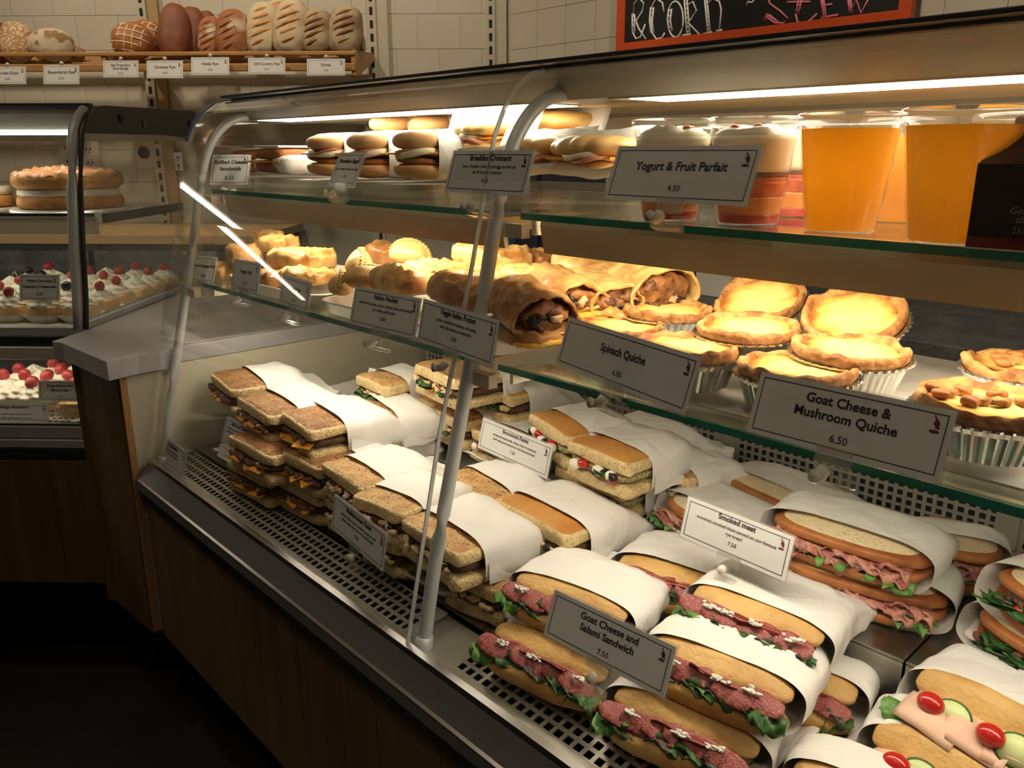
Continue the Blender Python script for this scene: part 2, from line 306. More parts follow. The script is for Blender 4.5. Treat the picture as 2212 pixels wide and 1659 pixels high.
# outlets low on the bread wall
for (px, py, lab) in ((150, 335, 'pale double socket plate low on the wall, behind the sponge cake'), (195, 337, 'pale double socket plate just beyond the cake case corner post'), (313, 330, 'wall socket with a round dark outlet, seen through the cake case side'), (387, 349, 'small pale switch plate nearest the sandwich case')):
    p = at_t(px, py, WT - .002); r = empty('wall_socket', p, math.pi / 4, lab, 'socket')
    w2, h2 = (.042, .06) if px < 380 else (.018, .036)
    box('plate', -w2, w2, -.008, 0, -h2, h2, M['outlet'], r, .003, False)
    mb = MB()
    if px == 313: mb.lathe([(0, 0), (.024, 0), (.024, .004), (0, .004)], 20, T(0, -.008, 0, rx=math.pi / 2))
    else:
        for zz in (-.45 * h2, .45 * h2):
            for xx in (-.2 * w2, .2 * w2): mb.box(xx - .002, xx + .002, -.0095, -.008, zz - .006, zz + .006)
            mb.box(-.002, .002, -.0095, -.008, zz - .014, zz - .010)
    tag(mb.obj('socket_holes', M['slot'], r, False), kind='stuff')

# ---------------------------------------------------------------- back counter and cabinet behind the sandwich case
r = empty('back_counter', (-2.6, 1.75, -1.28), 0, 'dark speckled stone counter running along the wall behind the sandwich case', 'counter')
box('worktop', -2.25, 2.5, 1.72, 2.3, -.42, -.375, M['stone'], r, .003)
box('cabinet', -2.2, 2.5, 1.76, 2.29, -1.28, -.421, M['navy'], r)
box('splashback', -2.25, 2.5, 2.285, 2.306, -.374, .0, M['stone'], r)
r = empty('under_counter_fridge', (-2.2, 1.9, -.375), 0, 'dark blue steel cabinet standing on the back counter behind the bagels', 'cabinet')
box('body', -2.2, -1.48, 1.86, 2.27, -.3745, .085, M['navy'], r, .006)
for x0, x1 in ((-2.18, -1.85), (-1.83, -1.5)):
    d = box('door', x0, x1, 1.845, 1.859, -.35, .06, M['navy'], r, .003)
    box('handle', x1 - .05, x1 - .03, 1.825, 1.844, -.25, -.05, M['alu'], d)
r = empty('paper_box', (-1.22, 1.9, -.375), 0, 'upright white and blue paper box on the stone back counter', 'box')
box('box_body', -1.25, -1.14, 1.86, 1.97, -.3745, -.10, M['card'], r, .002)
box('blue_band', -1.252, -1.138, 1.858, 1.972, -.30, -.17, M['blue'], r)
r = empty('paper_box', (-2.0, 1.8, -.375), .2, 'blue and white carton on the back counter behind the pasties', 'box')
box('box_body', -.06, .06, -.035, .035, .0005, .25, M['blue'], r, .002, False)
box('white_panel', -.045, .0, -.0365, -.0352, .05, .2, M['card'], r, 0, False)

r = empty('wall_counter', LW(-2.1, 3.1, -1.28), math.pi / 4, 'low dark counter with a brown top under the bread shelf, seen through the cake case', 'counter')
for nm, q, m_ in (('worktop', (-1.3, 1.12, -.26, .28, .965, .995), 'tan'), ('cabinet', (-1.28, 1.1, -.24, .28, 0., .9645), 'dark')): MB().box(*q).obj(nm, M[m_], r, False)
for k in range(4): o = MB().box(-1.26 + .59 * k, -.69 + .59 * k, -.254, -.241, .05, .94).obj('door', M['stone'], r, False, bevel=.003); MB().box(-.75 + .59 * k, -.735 + .59 * k, -.275, -.2545, .6, .8).obj('handle', M['alu'], o, False)

# ---------------------------------------------------------------- display cases
def glass_profile(dy=0.):
    a = [(.512, -.605), (.545, -.46), (.574, -.33), (.601, -.235), (.630, -.130), (.652, -.04), (.668, .020), (.684, .052), (.704, .076), (.730, .0935), (.760, .101)]
    return [(y + dy, z) for y, z in a]
def strip_mesh(prof, x0, x1, th=.005):
    n = len(prof); outer = []; inner = []
    for i, (y, z) in enumerate(prof):
        a = prof[max(i - 1, 0)]; b = prof[min(i + 1, n - 1)]; dy, dz = b[0] - a[0], b[1] - a[1]; l = math.hypot(dy, dz)
        outer.append((y, z)); inner.append((y + dz / l * th, z - dy / l * th))
    return MB().prism(outer + inner[::-1], x0, x1)
def perforated(nx, ny, px, py, hole, th, mx=.015, my=.008):
    """flat sheet of nx by ny square holes with real thickness; origin at a corner, sheet in x,y"""
    xs = [0]; 
    for i in range(nx): xs += [mx + i * px, mx + i * px + hole]
    xs.append(mx * 2 + (nx - 1) * px + hole); ys = [0]
    for j in range(ny): ys += [my + j * py, my + j * py + hole]
    ys.append(my * 2 + (ny - 1) * py + hole)
    mb = MB(); W = len(xs); Hh = len(ys)
    for z in (0, -th): mb.v += [(x, y, z) for y in ys for x in xs]
    o = W * Hh
    for j in range(Hh - 1):
        for i in range(W - 1):
            a, b, c2, d = j * W + i, j * W + i + 1, (j + 1) * W + i + 1, (j + 1) * W + i
            if i % 2 == 1 and j % 2 == 1:
                for p, q in ((a, b), (b, c2), (c2, d), (d, a)): mb.f.append((p, q, q + o, p + o)); mb.m.append(0)
            else: mb.f.append((a, b, c2, d)); mb.m.append(0); mb.f.append((d + o, c2 + o, b + o, a + o)); mb.m.append(0)
    return mb, xs[-1], ys[-1]

def shelf(root, x0, x1, yf, yb, zt, world=True):
    g = box('shelf_glass', x0, x1, yf + .0035, yb, zt - .008, zt, M['shelfg'], root)
    box('glass_edge', x0, x1, yf, yf + .003, zt - .008, zt, M['edge'], g)
    return g

# ---- the sandwich case
case = empty('sandwich_case', (0, .9, -1.28), 0, 'long curved glass refrigerated case full of wrapped sandwiches and pastries', 'display case')
X0, XJ, X1 = -1.655, -.742, .42
pr = glass_profile()
strip_mesh(pr, X0, XJ - .0015).obj('front_glass', M['glass'], case, False, True)
strip_mesh(pr, XJ + .0015, X1).obj('front_glass', M['glass'], case, False, True)
mb = strip_mesh([(y - .0006, z) for y, z in pr], XJ - .0022, XJ - .0008, .006); mb.obj('glass_joint', M['alu'], case, False, True)
ep = [(y + .006, z) for y, z in pr if z > -.40] + [(1.16, .10), (1.16, -.386)] + [(.575, -.386)]
MB().prism(ep, X0 - .005, X0).obj('end_glass', M['glass'], case, False, True)
ed = [q for q in pr if q[1] > .0]
strip_mesh([(y - .001, z + .001) for y, z in ed], X0 - .006, X0 + .010, .004).obj('blue_edge_film', M['blue'], case, False, True)
# canopy
MB().prism([(.757, .103), (1.17, .117), (1.17, .030), (1.10, .030), (1.08, .0625), (.784, .0625), (.752, .098)], X0 + .004, X1).obj('canopy', M['grey'], case, False, True)
box('canopy_edge', X0 + .03, X1, .733, .757, .1015, .1065, M['dark'], case, .001)
box('canopy_underside', X0 + .004, X1, .868, 1.08, .0605, .0624, M['hood'], case)
box('canopy_back_rail', X0 + .004, X1, 1.085, 1.100, .012, .058, M['cream'], case, .002)
for a, b in ((-1.585, XJ - .045), (XJ + .105, X1)):
    hs = box('lamp_housing', a - .03, b, .784, .867, .0606, .0624, M['cream'], case)
    box('led_panel', a, b, .788, .862, .0596, .0605, M['led'], hs)
# posts
for xp in (-1.618, XJ + .002, .30):
    pts = [(xp, .536, -.625), (xp, .561, -.50), (xp, .590, -.385), (xp, .6205, -.267), (xp, .648, -.165), (xp, .670, -.070), (xp, .686, -.015), (xp, .703, .018), (xp, .727, .046), (xp, .757, .064), (xp, .792, .070)]
    sm = []
    for i in range(len(pts) - 1):
        for k in range(4):
            t = k / 4; p0 = Vector(pts[max(i - 1, 0)]); p1 = Vector(pts[i]); p2 = Vector(pts[i + 1]); p3 = Vector(pts[min(i + 2, len(pts) - 1)])
            sm.append(.5 * ((2 * p1) + (-p0 + p2) * t + (2 * p0 - 5 * p1 + 4 * p2 - p3) * t * t + (-p0 + 3 * p1 - 3 * p2 + p3) * t ** 3))
    sm.append(Vector(pts[-1]))
    po = MB().tube(sm, .0090, 18).obj('post', M['alu'], case, True, True)
    MB().tube([(xp, .534, -.632), (xp, .5385, -.602)], .0122, 18).obj('post_foot', M['alu'], po, True, True)
    for (y, z) in ((.6788, -.0925), (.6245, -.270)):
        MB().tube([(xp, y - .001, z - .008), (xp, y + .003, z + .010)], .0108, 18).box(xp, xp + .038, y - .004, y + .010, z - .008, z + .009).obj('shelf_bracket', M['cream'], po, False, True)
# shelves and the lamp hood under the upper one
for a, b in ((X0 + .025, XJ - .04), (XJ + .012, X1)):
    shelf(case, a, b, .700, 1.02, -.0725); shelf(case, a, b, .661, 1.06, -.2585)
    h = MB().prism([(.716, -.081), (.722, -.081), (.728, -.120), (.722, -.122), (.714, -.088)], a + .02, b).obj('lamp_hood', M['hood'], case, False, True)
    box('hood_top', a + .02, b, .722, .80, -.0845, -.0815, M['hood'], h)
    box('led_tube', a + .05, b - .03, .735, .745, -.0925, -.086, M['led2'], h)
    h = box('lower_lamp_housing', a + .02, b, .690, .735, -.2735, -.2670, M['hood'], case)
    box('led_tube', a + .05, b - .03, .695, .728, -.2755, -.2737, M['led3'], h)
    for y0, zz in ((.705, -.0725), (.668, -.2585)):
        for xe in (a + .004, b - .008): box('side_bracket', xe, xe + .006, y0 + .01, y0 + .34, zz - .028, zz - .009, M['cream'], case)
# deck
XD0 = X0 + .012
def perf_part(name, root, nx, ny, pxx, pyy, hole, Mt, th=.0015, mx=.015, my=.008, m=None):
    mb, W, Hh = perforated(nx, ny, pxx, pyy, hole, th, mx, my); o = mb.obj(name, m or M['perf'], root, False); o.matrix_parent_inverse = root.matrix_basis.inverted(); o.matrix_basis = Mt; return o
box('deck_pan', XD0, X1, .52, 1.24, -.70, -.672, M['black'], case)
slope = math.atan2(.010, .066)
for a, nx in ((XD0 + .0, 56), (-.698, 56)):
    perf_part('air_grille', case, nx, 4, .0150, .0155, .0098, T(a, .5395, -.618, rx=slope), my=.003, mx=.02)
box('grille_plate', -.790, -.698, .5395, .606, -.6185, -.6165, M['perf'], case)
box('grille_lip', XD0, X1, .517, .5395, -.622, -.6165, M['perf'], case, .001)
for a, b in ((XD0, -1.149), (-1.147, -.712), (-.710, -.262), (-.260, X1)):
    box('deck_plate', a, b, .612, .836, -.614, -.6105, M['steel'], case, .0008)
    box('riser_plate', a + .0005, b - .0005, .8365, .8405, -.614, -.5415, M['steel'], case, .0008)
    box('step_plate', a, b, .8365, 1.215, -.541, -.537, M['steel'], case, .0015)
for a, nx, pxx in ((XD0 + .02, 29, .0290 / 2), (-1.185, 29, .0145), (-.716, 29, .0145), (-.265, 40, .0145)):
    perf_part('back_grille', case, nx, 18, pxx, .0135, .0088, T(a, 1.218, -.545, rx=math.pi / 2), mx=.012, my=.010)
box('back_panel', XD0, X1, 1.235, 1.242, -.70, -.292, M['dark'], case)
for a in (-1.212, -.742, -.29): box('back_cover_strip', a, a + .03, 1.212, 1.2165, -.54, -.295, M['perf'], case)
box('end_panel', X0, X0 + .008, .535, 1.24, -.68, -.4195, M['creamd'], case)
box('end_rim', X0 - .01, X0 + .010, .60, 1.24, -.419, -.386, M['lam'], case, .002)
# bumper under the glass: chrome line, dark slope, groove, second band, green band, wood
XW = -1.629
MB().prism([(.506, -.6090), (.516, -.6090), (.518, -.6030), (.508, -.6030)], XW, X1).obj('chrome_line', M['trim'], case, False, True)
MB().prism([(.508, -.609), (.516, -.609), (.520, -.66), (.484, -.640)], XW, X1).obj('dark_bumper', M['band'], case, False, True)
MB().prism([(.4805, -.6408), (.487, -.6380), (.487, -.6425)], XW, X1).obj('chrome_line', M['trim'], case, False, True)
MB().prism([(.482, -.6425), (.52, -.6425), (.52, -.6605), (.480, -.6605)], XW, X1).obj('lower_bumper', M['band'], case, False, True)
MB().prism([(.4805, -.6607), (.52, -.6607), (.52, -.688), (.4865, -.688)], XW, X1).obj('green_bumper', M['bandg'], case, False, True)
jn = [-1.63, -1.282, -1.141, -1.003, -.791, -.65, -.50, -.34, -.19, .0, .2, .42]
for a, b in zip(jn[:-1], jn[1:]):
    p = box('wood_panel', a + .0006, b - .0006, .492, .515, -1.005, -.6905, M['wood'], case)
    box('edge_strip', a + .0012, b - .0012, .488, .515, -.6903, -.6885, M['woodd'], p)
box('cabinet_body', XW + .01, X1, .516, 1.24, -1.01, -.705, M['dark'], case)
box('plinth', XW + .01, X1, .66, 1.2, -1.28, -1.011, M['black'], case)

# ---- the corner counter between the two cases
r = empty('corner_counter', (-1.8, .8, -1.28), 0, 'grey laminate corner counter on wood panels joining the two cases', 'counter')
poly = [(-1.875, .425), (-1.845, .437), (-1.615, .452), (-1.630, .515), (-1.630, .590), (-1.668, .60), (-1.668, 1.24), tuple(LW(-1.012, 2.5)[:2]), tuple(LW(-1.012, 1.745)[:2])]
MB().prism(poly, -.4245, -.385, 'z').obj('laminate_top', M['lam'], r, False, True, .0015)
bp = [(-1.862, .452), (-1.842, .462), (-1.648, .476), (-1.650, .60), (-1.675, .62), (-1.68, 1.22), tuple(LW(-1.02, 2.4)[:2]), tuple(LW(-1.02, 1.76)[:2])]
MB().prism(bp, -1.005, -.4250, 'z').obj('wood_base', M['wood'], r, False, True)
box('cream_side_panel', -1.6475, -1.642, .492, .60, -1.0, -.425, M['cream'], r)
box('wood_edge', -1.652, -1.640, .4785, .4915, -1.0, -.425, M['woodl'], r)
MB().prism([(x + (.03 if x < -1.7 else -.03), y + .14) for x, y in bp[:3]] + [(-1.70, 1.1), tuple(LW(-1.1, 2.2)[:2])], -1.28, -1.0055, 'z').obj('plinth', M['black'], r, False, True)

# ---- the cake case, turned 45 degrees
cc = empty('cake_case', LW(-2.0, 2.1, -1.28), math.pi / 4, 'straight sided glass cake case standing against the corner counter', 'display case')
LM = Matrix.Rotation(math.pi / 4, 4, 'Z')
def cpart(mb, name, m, parent=cc, smooth=False, bevel=0.):
    o = mb.obj(name, m, parent, smooth, False, bevel); o.matrix_parent_inverse = parent.matrix_basis.inverted() @ LM if parent is cc else Matrix.Identity(4); return o
def cbox(name, x0, x1, y0, y1, z0, z1, m, bevel=0.): return cpart(MB().box(x0, x1, y0, y1, z0, z1), name, m, bevel=bevel)
DY = 1.216; CX0, CX1 = -3.0, -1.020
prl = [(1.742, -.440), (1.755, -.32), (1.775, -.2), (1.798, -.08), (1.822, .0), (1.838, .045), (1.862, .073), (1.895, .092), (1.93, .10)]
cpart(strip_mesh(prl, CX0, CX1 - .03), 'front_glass', M['glass'])
cpart(strip_mesh([(1.728, -.605), (1.732, -.52), (1.737, -.455)], CX0, CX1 - .03), 'lower_front_glass', M['glass'])
cpart(MB().prism([(y + .004, z) for y, z in prl if z > -.40 and z < .05] + [(2.44, .04), (2.44, -.382), (1.76, -.382)], CX1 - .006, CX1), 'side_glass', M['glass'])
pts = [(CX1 - .010, y - .004, z) for y, z in prl if z < .095]
cpart(MB().tube([(CX1 - .012, 1.742, -.385)] + pts[1:], .011, 12), 'corner_post', M['alu'], smooth=True)
cpart(MB().tube([(CX1 + .004, 1.744, -.385)] + [(x + .016, y + .006, z) for x, y, z in pts[1:]], .006, 8), 'rubber_seal', M['dark'], smooth=True)
capp = [(1.838, .040), (1.850, .062), (1.872, .083), (1.905, .098), (1.95, .104), (2.46, .115), (2.50, .10), (2.44, .045)]
cap = cpart(MB().prism(capp, CX1 - .004, CX1 + .006), 'end_cap', M['dark'])
for y, z, rr in ((2.02, .078, .010), (2.14, .068, .010), (2.42, .078, .009)):
    cpart(MB().lathe([(0, 0), (rr, 0), (rr, .002), (0, .002)], 18, T(CX1 + .0062, y, z, ry=math.pi / 2)), 'cap_plug', M['green'] if y == 2.14 else M['black'])
cpart(MB().prism([(1.93, .103), (2.46, .117), (2.46, .03), (2.30, .045), (1.99, .052), (1.97, .045), (1.945, .050), (1.925, .085)], CX0, CX1 - .005), 'canopy', M['grey'])
cbox('canopy_edge', CX0, CX1 - .01, 1.912, 1.93, .101, .107, M['dark'])
cbox('led_tube', CX0, CX1 - .06, 1.945, 1.960, .0385, .0445, M['ledL'])
for zt, yf, yb in ((-.140, 1.905, 2.36),):
    cbox('shelf_glass', CX0, CX1 - .03, yf + .0035, yb, zt - .008, zt, M['shelfg']); cbox('glass_edge', CX0, CX1 - .03, yf, yf + .003, zt - .008, zt, M['dark'])
    cbox('shelf_rail', CX0, CX1 - .03, yf + .006, yf + .016, zt - .050, zt - .0085, M['cream'], .001)
    cbox('led_tube', CX0 + .03, CX1 - .06, yf + .03, yf + .038, zt - .018, zt - .012, M['ledL'])
    cbox('side_rail', CX1 - .022, CX1 - .012, yf + .02, yb, zt - .024, zt - .002, M['dark'])
cbox('cake_deck', CX0, CX1 - .012, 1.795, 2.40, -.4, -.3865, M['cream'], .001)
cbox('deck_front_rail', CX0, CX1 - .014, 1.765, 1.794, -.404, -.386, M['alu'], .001)
cbox('black_gasket', CX0, CX1 - .014, 1.752, 1.764, -.4265, -.4045, M['black'])
cbox('front_rail', CX0, CX1 - .014, 1.740, 1.752, -.455, -.427, M['cream'], .002)
cbox('led_tube', CX0 + .03, CX1 - .05, 1.83, 1.842, -.412, -.403, M['ledL'])
cbox('side_bottom_rail', CX1 - .012, CX1 + .002, 1.752, 2.45, -.3845, -.372, M['alu'], .001)
cbox('lower_deck', CX0, CX1 - .03, 1.80, 2.35, -.6205, -.610, M['steel'])
mb, W, Hh = perforated(44, 3, .0150, .018, .0098, .0015, .02, .004)
g = cpart(mb, 'air_grille', M['perf']); g.matrix_basis = T(CX1 - .05 - W, 1.742, -.606)
cbox('chrome_line', CX0, CX1 - .02, 1.722, 1.730, -.6085, -.603, M['trim'])
cbox('upper_bumper', CX0, CX1 - .02, 1.7185, 1.74, -.638, -.609, M['lam'], .002)
cbox('lower_bumper', CX0, CX1 - .02, 1.712, 1.74, -.660, -.640, M['lam'], .002)
cbox('green_bumper', CX0, CX1 - .02, 1.7085, 1.74, -.688, -.661, M['bandg'])
jl = [-3.0, -2.0, -1.85, -1.70, -1.55, -1.40, -1.27, -1.13, -1.03]
for a, b in zip(jl[:-1], jl[1:]): cbox('wood_panel', a + .0006, b - .0006, 1.706, 1.73, -1.005, -.689, M['wood'])
cbox('cabinet_body', CX0, CX1 - .03, 1.742, 2.45, -1.01, -.70, M['dark'])
cbox('plinth', CX0, CX1 - .03, 1.86, 2.4, -1.28, -1.011, M['black'])
cbox('back_door', CX0, CX1 - .03, 2.445, 2.45, -.60, -.41, M['dark'])
# ---------------------------------------------------------------- lettering
texts = []
def text(s, size, loc, parent, m, bold=0., name='lettering', maxw=None, align='CENTER', rot=0., shear=0.):
    cu = bpy.data.curves.new(name, 'FONT'); cu.body = s; cu.size = size; cu.align_x = align; cu.align_y = 'CENTER'; cu.offset = bold * size; cu.extrude = .00008; cu.resolution_u = 3; cu.shear = shear
    cu.space_line = .9
    o = bpy.data.objects.new(name, cu); C.objects.link(o); o.parent = parent; o.location = loc; o.rotation_euler = (0, 0, rot)
    texts.append((o, m, maxw)); return o
def finish_texts():
    bpy.context.view_layer.update(); dg = bpy.context.evaluated_depsgraph_get()
    for o, m, mw in texts:
        me = bpy.data.meshes.new_from_object(o.evaluated_get(dg)); me.name = 'lettering'; me.materials.clear(); me.materials.append(m)
        n = link('lettering', me, o.parent); n.location = o.location.copy(); n.rotation_euler = o.rotation_euler.copy()
        if mw and me.vertices:
            xs = [v.co.x for v in me.vertices]; wd = max(xs) - min(xs)
            if wd > mw: n.scale = (mw / wd, 1, 1)
        bpy.data.objects.remove(o)

def flame(parent, x, y, s, m=None):
    mb = MB(); m = m or M['inkr']
    for k, (a, b, ph) in enumerate(((0, 1, 0), (.16, .62, 1.5))):
        pts = []; n = 14
        L = []; Rr = []
        for i in range(n):
            t = i / (n - 1); cx = .16 * math.sin(t * 5 + ph) + a * .6; wd = .13 * math.sin(math.pi * min(1, t * 1.02)) ** .7 * (1 - .5 * t)
            L.append((cx - wd, -.1 + t * b)); Rr.append((cx + wd, -.1 + t * b))
        vs = [(x + p[0] * s, y + p[1] * s, .0006) for p in L + Rr[::-1]]
        b0 = len(mb.v); mb.add(vs, [(i, 2 * n - 1 - i, 2 * n - 2 - i, i + 1) for i in range(n - 1)])
    n = 16; vs = [(x + .32 * s * math.cos(2 * math.pi * i / n), y - .26 * s + .10 * s * math.sin(2 * math.pi * i / n), .0006) for i in range(n)]
    mb.add(vs, [tuple(range(n))]); return mb.obj('flame_mark', m, parent, False)

def sign(BL, BR, TL, yp=None, lines=(), label='', group='price cards', zoff=0., stand='clip', pt=None, bend=0., flip=None):
    """a price card: BL is met with the vertical plane y=yp (or the turned plane pt), BR at the height of BL, TL in the plane square to the lower edge"""
    bl = at_y(*BL, yp) if pt is None else at_t(*BL, pt)
    br = at_z(*BR, bl.z) if abs(bl.z) > .06 and pt is None else (at_y(*BR, yp) if pt is None else at_t(*BR, pt))
    u = br - bl; u.z = 0; W = u.length; u.normalize()
    d = ray(*TL); q = d * (bl.dot(u) / d.dot(u)); v = q - bl; Hh = v.length
    if pt is not None: v = Vector((0, 0, v.z)) + Vector((-SQ, SQ, 0)) * (.25 * v.z); Hh = v.length
    v = (v - u * v.dot(u)).normalized(); n = u.cross(v)
    mt = Matrix((u, v, n)).transposed().to_4x4(); mt.translation = bl
    r = empty('price_card', bl, 0, label, 'sign', group, mt)
    cw = max(W, .01)
    mb = MB()
    NS = 10
    def card(mbb, x0, x1, y0, y1, z0, z1):
        for i in range(NS):
            a = x0 + (x1 - x0) * i / NS; b = x0 + (x1 - x0) * (i + 1) / NS
            mbb.box(a, b, y0, y1, z0, z1)
    mb.box(.002, W - .002, .002, Hh - .002, -.0006, 0).obj('card', M['card'], r, False)
    MB().box(0, W, 0, Hh, -.0014, -.0008).obj('plastic_sleeve', M['sleeve'], r, False)
    m = .0065 if Hh > .045 else .004; t = .0007
    fb = MB(); a0, a1, b0, b1 = m, W - m, m, Hh - m
    fb.box(a0, a1, b0, b0 + t, .0001, .0003).box(a0, a1, b1 - t, b1, .0001, .0003).box(a0, a0 + t, b0, b1, .0001, .0003).box(a1 - t, a1, b0, b1, .0001, .0003)
    fb.obj('frame_line', M['ink'], r, False)
    for s, fy, sz, bold in lines:
        text(s, sz * Hh, (W / 2, fy * Hh, .0003), r, M['ink'], bold, maxw=W * .84)
    fs = min(Hh, W * .55); flame(r, W - m - .085 * fs - .003, Hh - m - .17 * fs - .001, .20 * fs)
    cm = M['plastic']; x = W * .5
    if stand == 'clip':      # clear clip biting the glass edge, with a frosted knob
        cp = MB().box(x - .016, x + .016, -.007, .007, .0004, .002).box(x - .016, x + .016, -.007, .007, -.003, -.0016).box(x - .016, x + .016, -.009, -.007, -.003, .002).obj('clip', cm, r, False, bevel=.0005)
        MB().tube([(x - .004, -.012, .004), (x - .004, -.018, .008), (x - .004, -.019, .020)], .0058, 12).obj('clip_knob', M['frost'], cp)
        MB().box(x - .012, x + .022, -.026, -.022, -.008, .006).box(x + .004, x + .022, -.022, -.010, -.006, -.004).box(x - .014, x - .002, -.022, -.009, -.004, -.002).obj('clip_jaw', cm, cp, False, bevel=.001)
    elif stand == 'peg':
        cp = MB().box(x - .016, x + .016, -.006, .007, .0004, .002).box(x - .003, x + .003, -.022, -.006, -.001, .001).obj('clip', cm, r, False, bevel=.0005)
        MB().lathe([(0, -.005), (.005, -.005), (.0055, 0), (.005, .005), (0, .005)], 14, T(x - .004, -.014, .003, ry=.3)).obj('clip_knob', M['frost'], cp)
        MB().box(x - .012, x + .014, -.034, -.022, -.006, .004).obj('clip_foot', cm, cp, False, bevel=.001)
    elif stand == 'rail':
        cp = MB().box(x - .008, x + .008, Hh - .006, Hh + .006, -.004, .002).obj('clip', cm, r, False, bevel=.0005)
        MB().tube([(x, Hh + .002, -.002), (x, Hh + .010, -.004)], .006, 10).obj('clip_knob', M['frost'], cp)
    return r
M['frost'] = mat('frosted_knob', (.72, .68, .60), .5, sub=.2)
B = .022    # how much letters are thickened
def L1(a, p, s=.20): return ((a, .62, s, B), (p, .26, .14, 0))
def L2(a, b, p, s=.19): return ((a, .74, s, B), (b, .53, s, B), (p, .24, .15, 0))
def LD(a, ds, p, s=.165):
    out = [(a, .80, s, B)]; y = .62
    for d in ds: out.append((d, y, .105, 0)); y -= .125
    out.append((p, y - .06, .125, 0)); return tuple(out)
U, Mm, G = 'price cards on the upper shelf', 'price cards on the middle shelf', 'price cards on the deck'
sign((450, 401), (537, 401), (458, 333), .70, L2('Grilled Cheese', 'Sandwich', '3.25', .16), 'price card reading Grilled Cheese Sandwich clipped to the upper glass shelf', U)
sign((706, 402), (767, 446), (734, 327), .70, ((u'Breakfast Bagel', .72, .15, B), ('egg, cheddar cheese and egg', .50, .09, 0), ('3.75', .28, .12, 0)), 'price card reading Breakfast Bagel turned sideways on the upper shelf', U)
sign((956, 417), (1133, 448), (979, 322), .648, LD('Breakfast Croissant', ('ham, cheddar cheese and egg served on', 'an all butter croissant'), '4.25'), 'price card reading Breakfast Croissant in front of the middle case post', U)
sign((1300, 433), (1612, 478), (1335, 312), .672, L1('Yogurt & Fruit Parfait', '4.50'), 'price card reading Yogurt and Fruit Parfait in front of the layered cups', U)
sign((411, 609), (463, 614), (419, 550), .66, L1('Beef Sausage Roll', '2.25', .15), 'price card reading Beef Sausage Roll at the far end of the middle shelf', Mm)
sign((497, 624), (557, 637), (505, 556), .66, L1('Veggie Roll', '2.25', .15), 'price card reading Veggie Roll on the middle shelf', Mm)
sign((601, 655), (664, 678), (611, 590), .66, L1('Cornish Pasty', '3.25', .15), 'price card reading Cornish Pasty on the middle shelf', Mm)
sign((752, 701), (897, 736), (767, 615), .628, LD('Italian Pocket', ('sundried tomato, pesto, salami, ham and cheese', 'on a flaky puff pastry'), '3.50'), 'price card reading Italian Pocket below the folded pastries', Mm)
sign((899, 736), (1063, 798), (914, 641), .613, LD('Veggie Italian Pocket', ('pesto, sundried tomatoes, red onion,', 'basil, feta cheese, mushroom'), '3.50'), 'price card reading Veggie Italian Pocket behind the glass joint', Mm)
sign((1198, 788), (1480, 902), (1228, 680), .634, L1('Spinach Quiche', '6.50'), 'price card reading Spinach Quiche clipped to the middle shelf', Mm)
sign((1607, 935), (2032, 1050), (1643, 796), .634, L2('Goat Cheese &', 'Mushroom Quiche', '6.50'), 'largest price card, reading Goat Cheese and Mushroom Quiche', Mm)
sign((781, 850), (872, 878), (797, 792), .86, LD('Curry Chicken Panini', ('chicken breast, spinach, eggplant, zucchini, red pepper', 'mushrooms, onions served on our focaccia'), '7.50'), 'price card reading Curry Chicken Panini standing between wrapped sandwiches', G, stand='peg')
sign((1030, 968), (1182, 1038), (1043, 899), .84, LD('Bocconcini Panini', ('unripened mozzarella, olives, cherry tomatoes,', 'basil and pesto served on our focaccia bread'), '7.50'), 'price card reading Bocconcini Panini on the stepped deck', G, stand='peg')
sign((1465, 1160), (1697, 1262), (1485, 1067), .772, LD('Smoked meat', ('montreal smoked meat served on our famous', 'rye bread'), '7.50'), 'price card reading Smoked meat in front of the rye sandwiches', G, stand='peg')
sign((713, 1140), (827, 1239), (722, 1063), .566, LD('Mediterranean Panini', ('chicken breast, olives, sundried tomatoes and', 'pesto mayo served on our focaccia bread'), '7.50'), 'price card reading Mediterranean Panini near the front air grille', G, stand='peg')
sign((476, 955), (540, 988), (489, 897), .600, LD('Steak and Cheese', ('shredded beef with sauteed onions and', 'cheddar cheese served on our focaccia'), '7.50'), 'price card reading Steak and Cheese in front of the darkest sandwich stack', G, stand='peg')
sign((332, 985), (396, 1037), (340, 928), .535, LD('Allergy Information', ('all our products may contain traces of', 'nuts, dairy, sesame, eggs or peanuts'), ' '), 'allergy information card at the far corner of the front grille', G, stand=None)
sign((1170, 1373), (1436, 1515), (1197, 1268), .553, L2('Goat Cheese and', 'Salami Sandwich', '7.50'), 'price card reading Goat Cheese and Salami Sandwich in front of the baguettes', G, stand='peg')
CG = 'price cards in the cake case'
sign((41, 650), (131, 650), (41, 591), None, L2('White Chocolate', 'Raspberry Cheesecake', '4.75', .135), 'price card reading White Chocolate Raspberry Cheesecake in the cake case', CG, pt=1.80, stand='peg')
sign((82, 868), (178, 868), (82, 820), None, L2('Mango Passion Fruit', 'Mousse Cake', '4.75', .15), 'price card reading Mango Passion Fruit Mousse Cake low in the cake case', CG, pt=1.765, stand='peg')
sign((-45, 912), (106, 912), (-45, 868), None, (('Allergy Information', .76, .19, B), ('Our products may contain traces of', .42, .12, 0), ('nuts, dairy, sesame, eggs or peanuts', .24, .12, 0)), 'allergy information card at the front of the cake case', CG, pt=1.752, stand=None)
BG = 'price cards on the bread shelf'
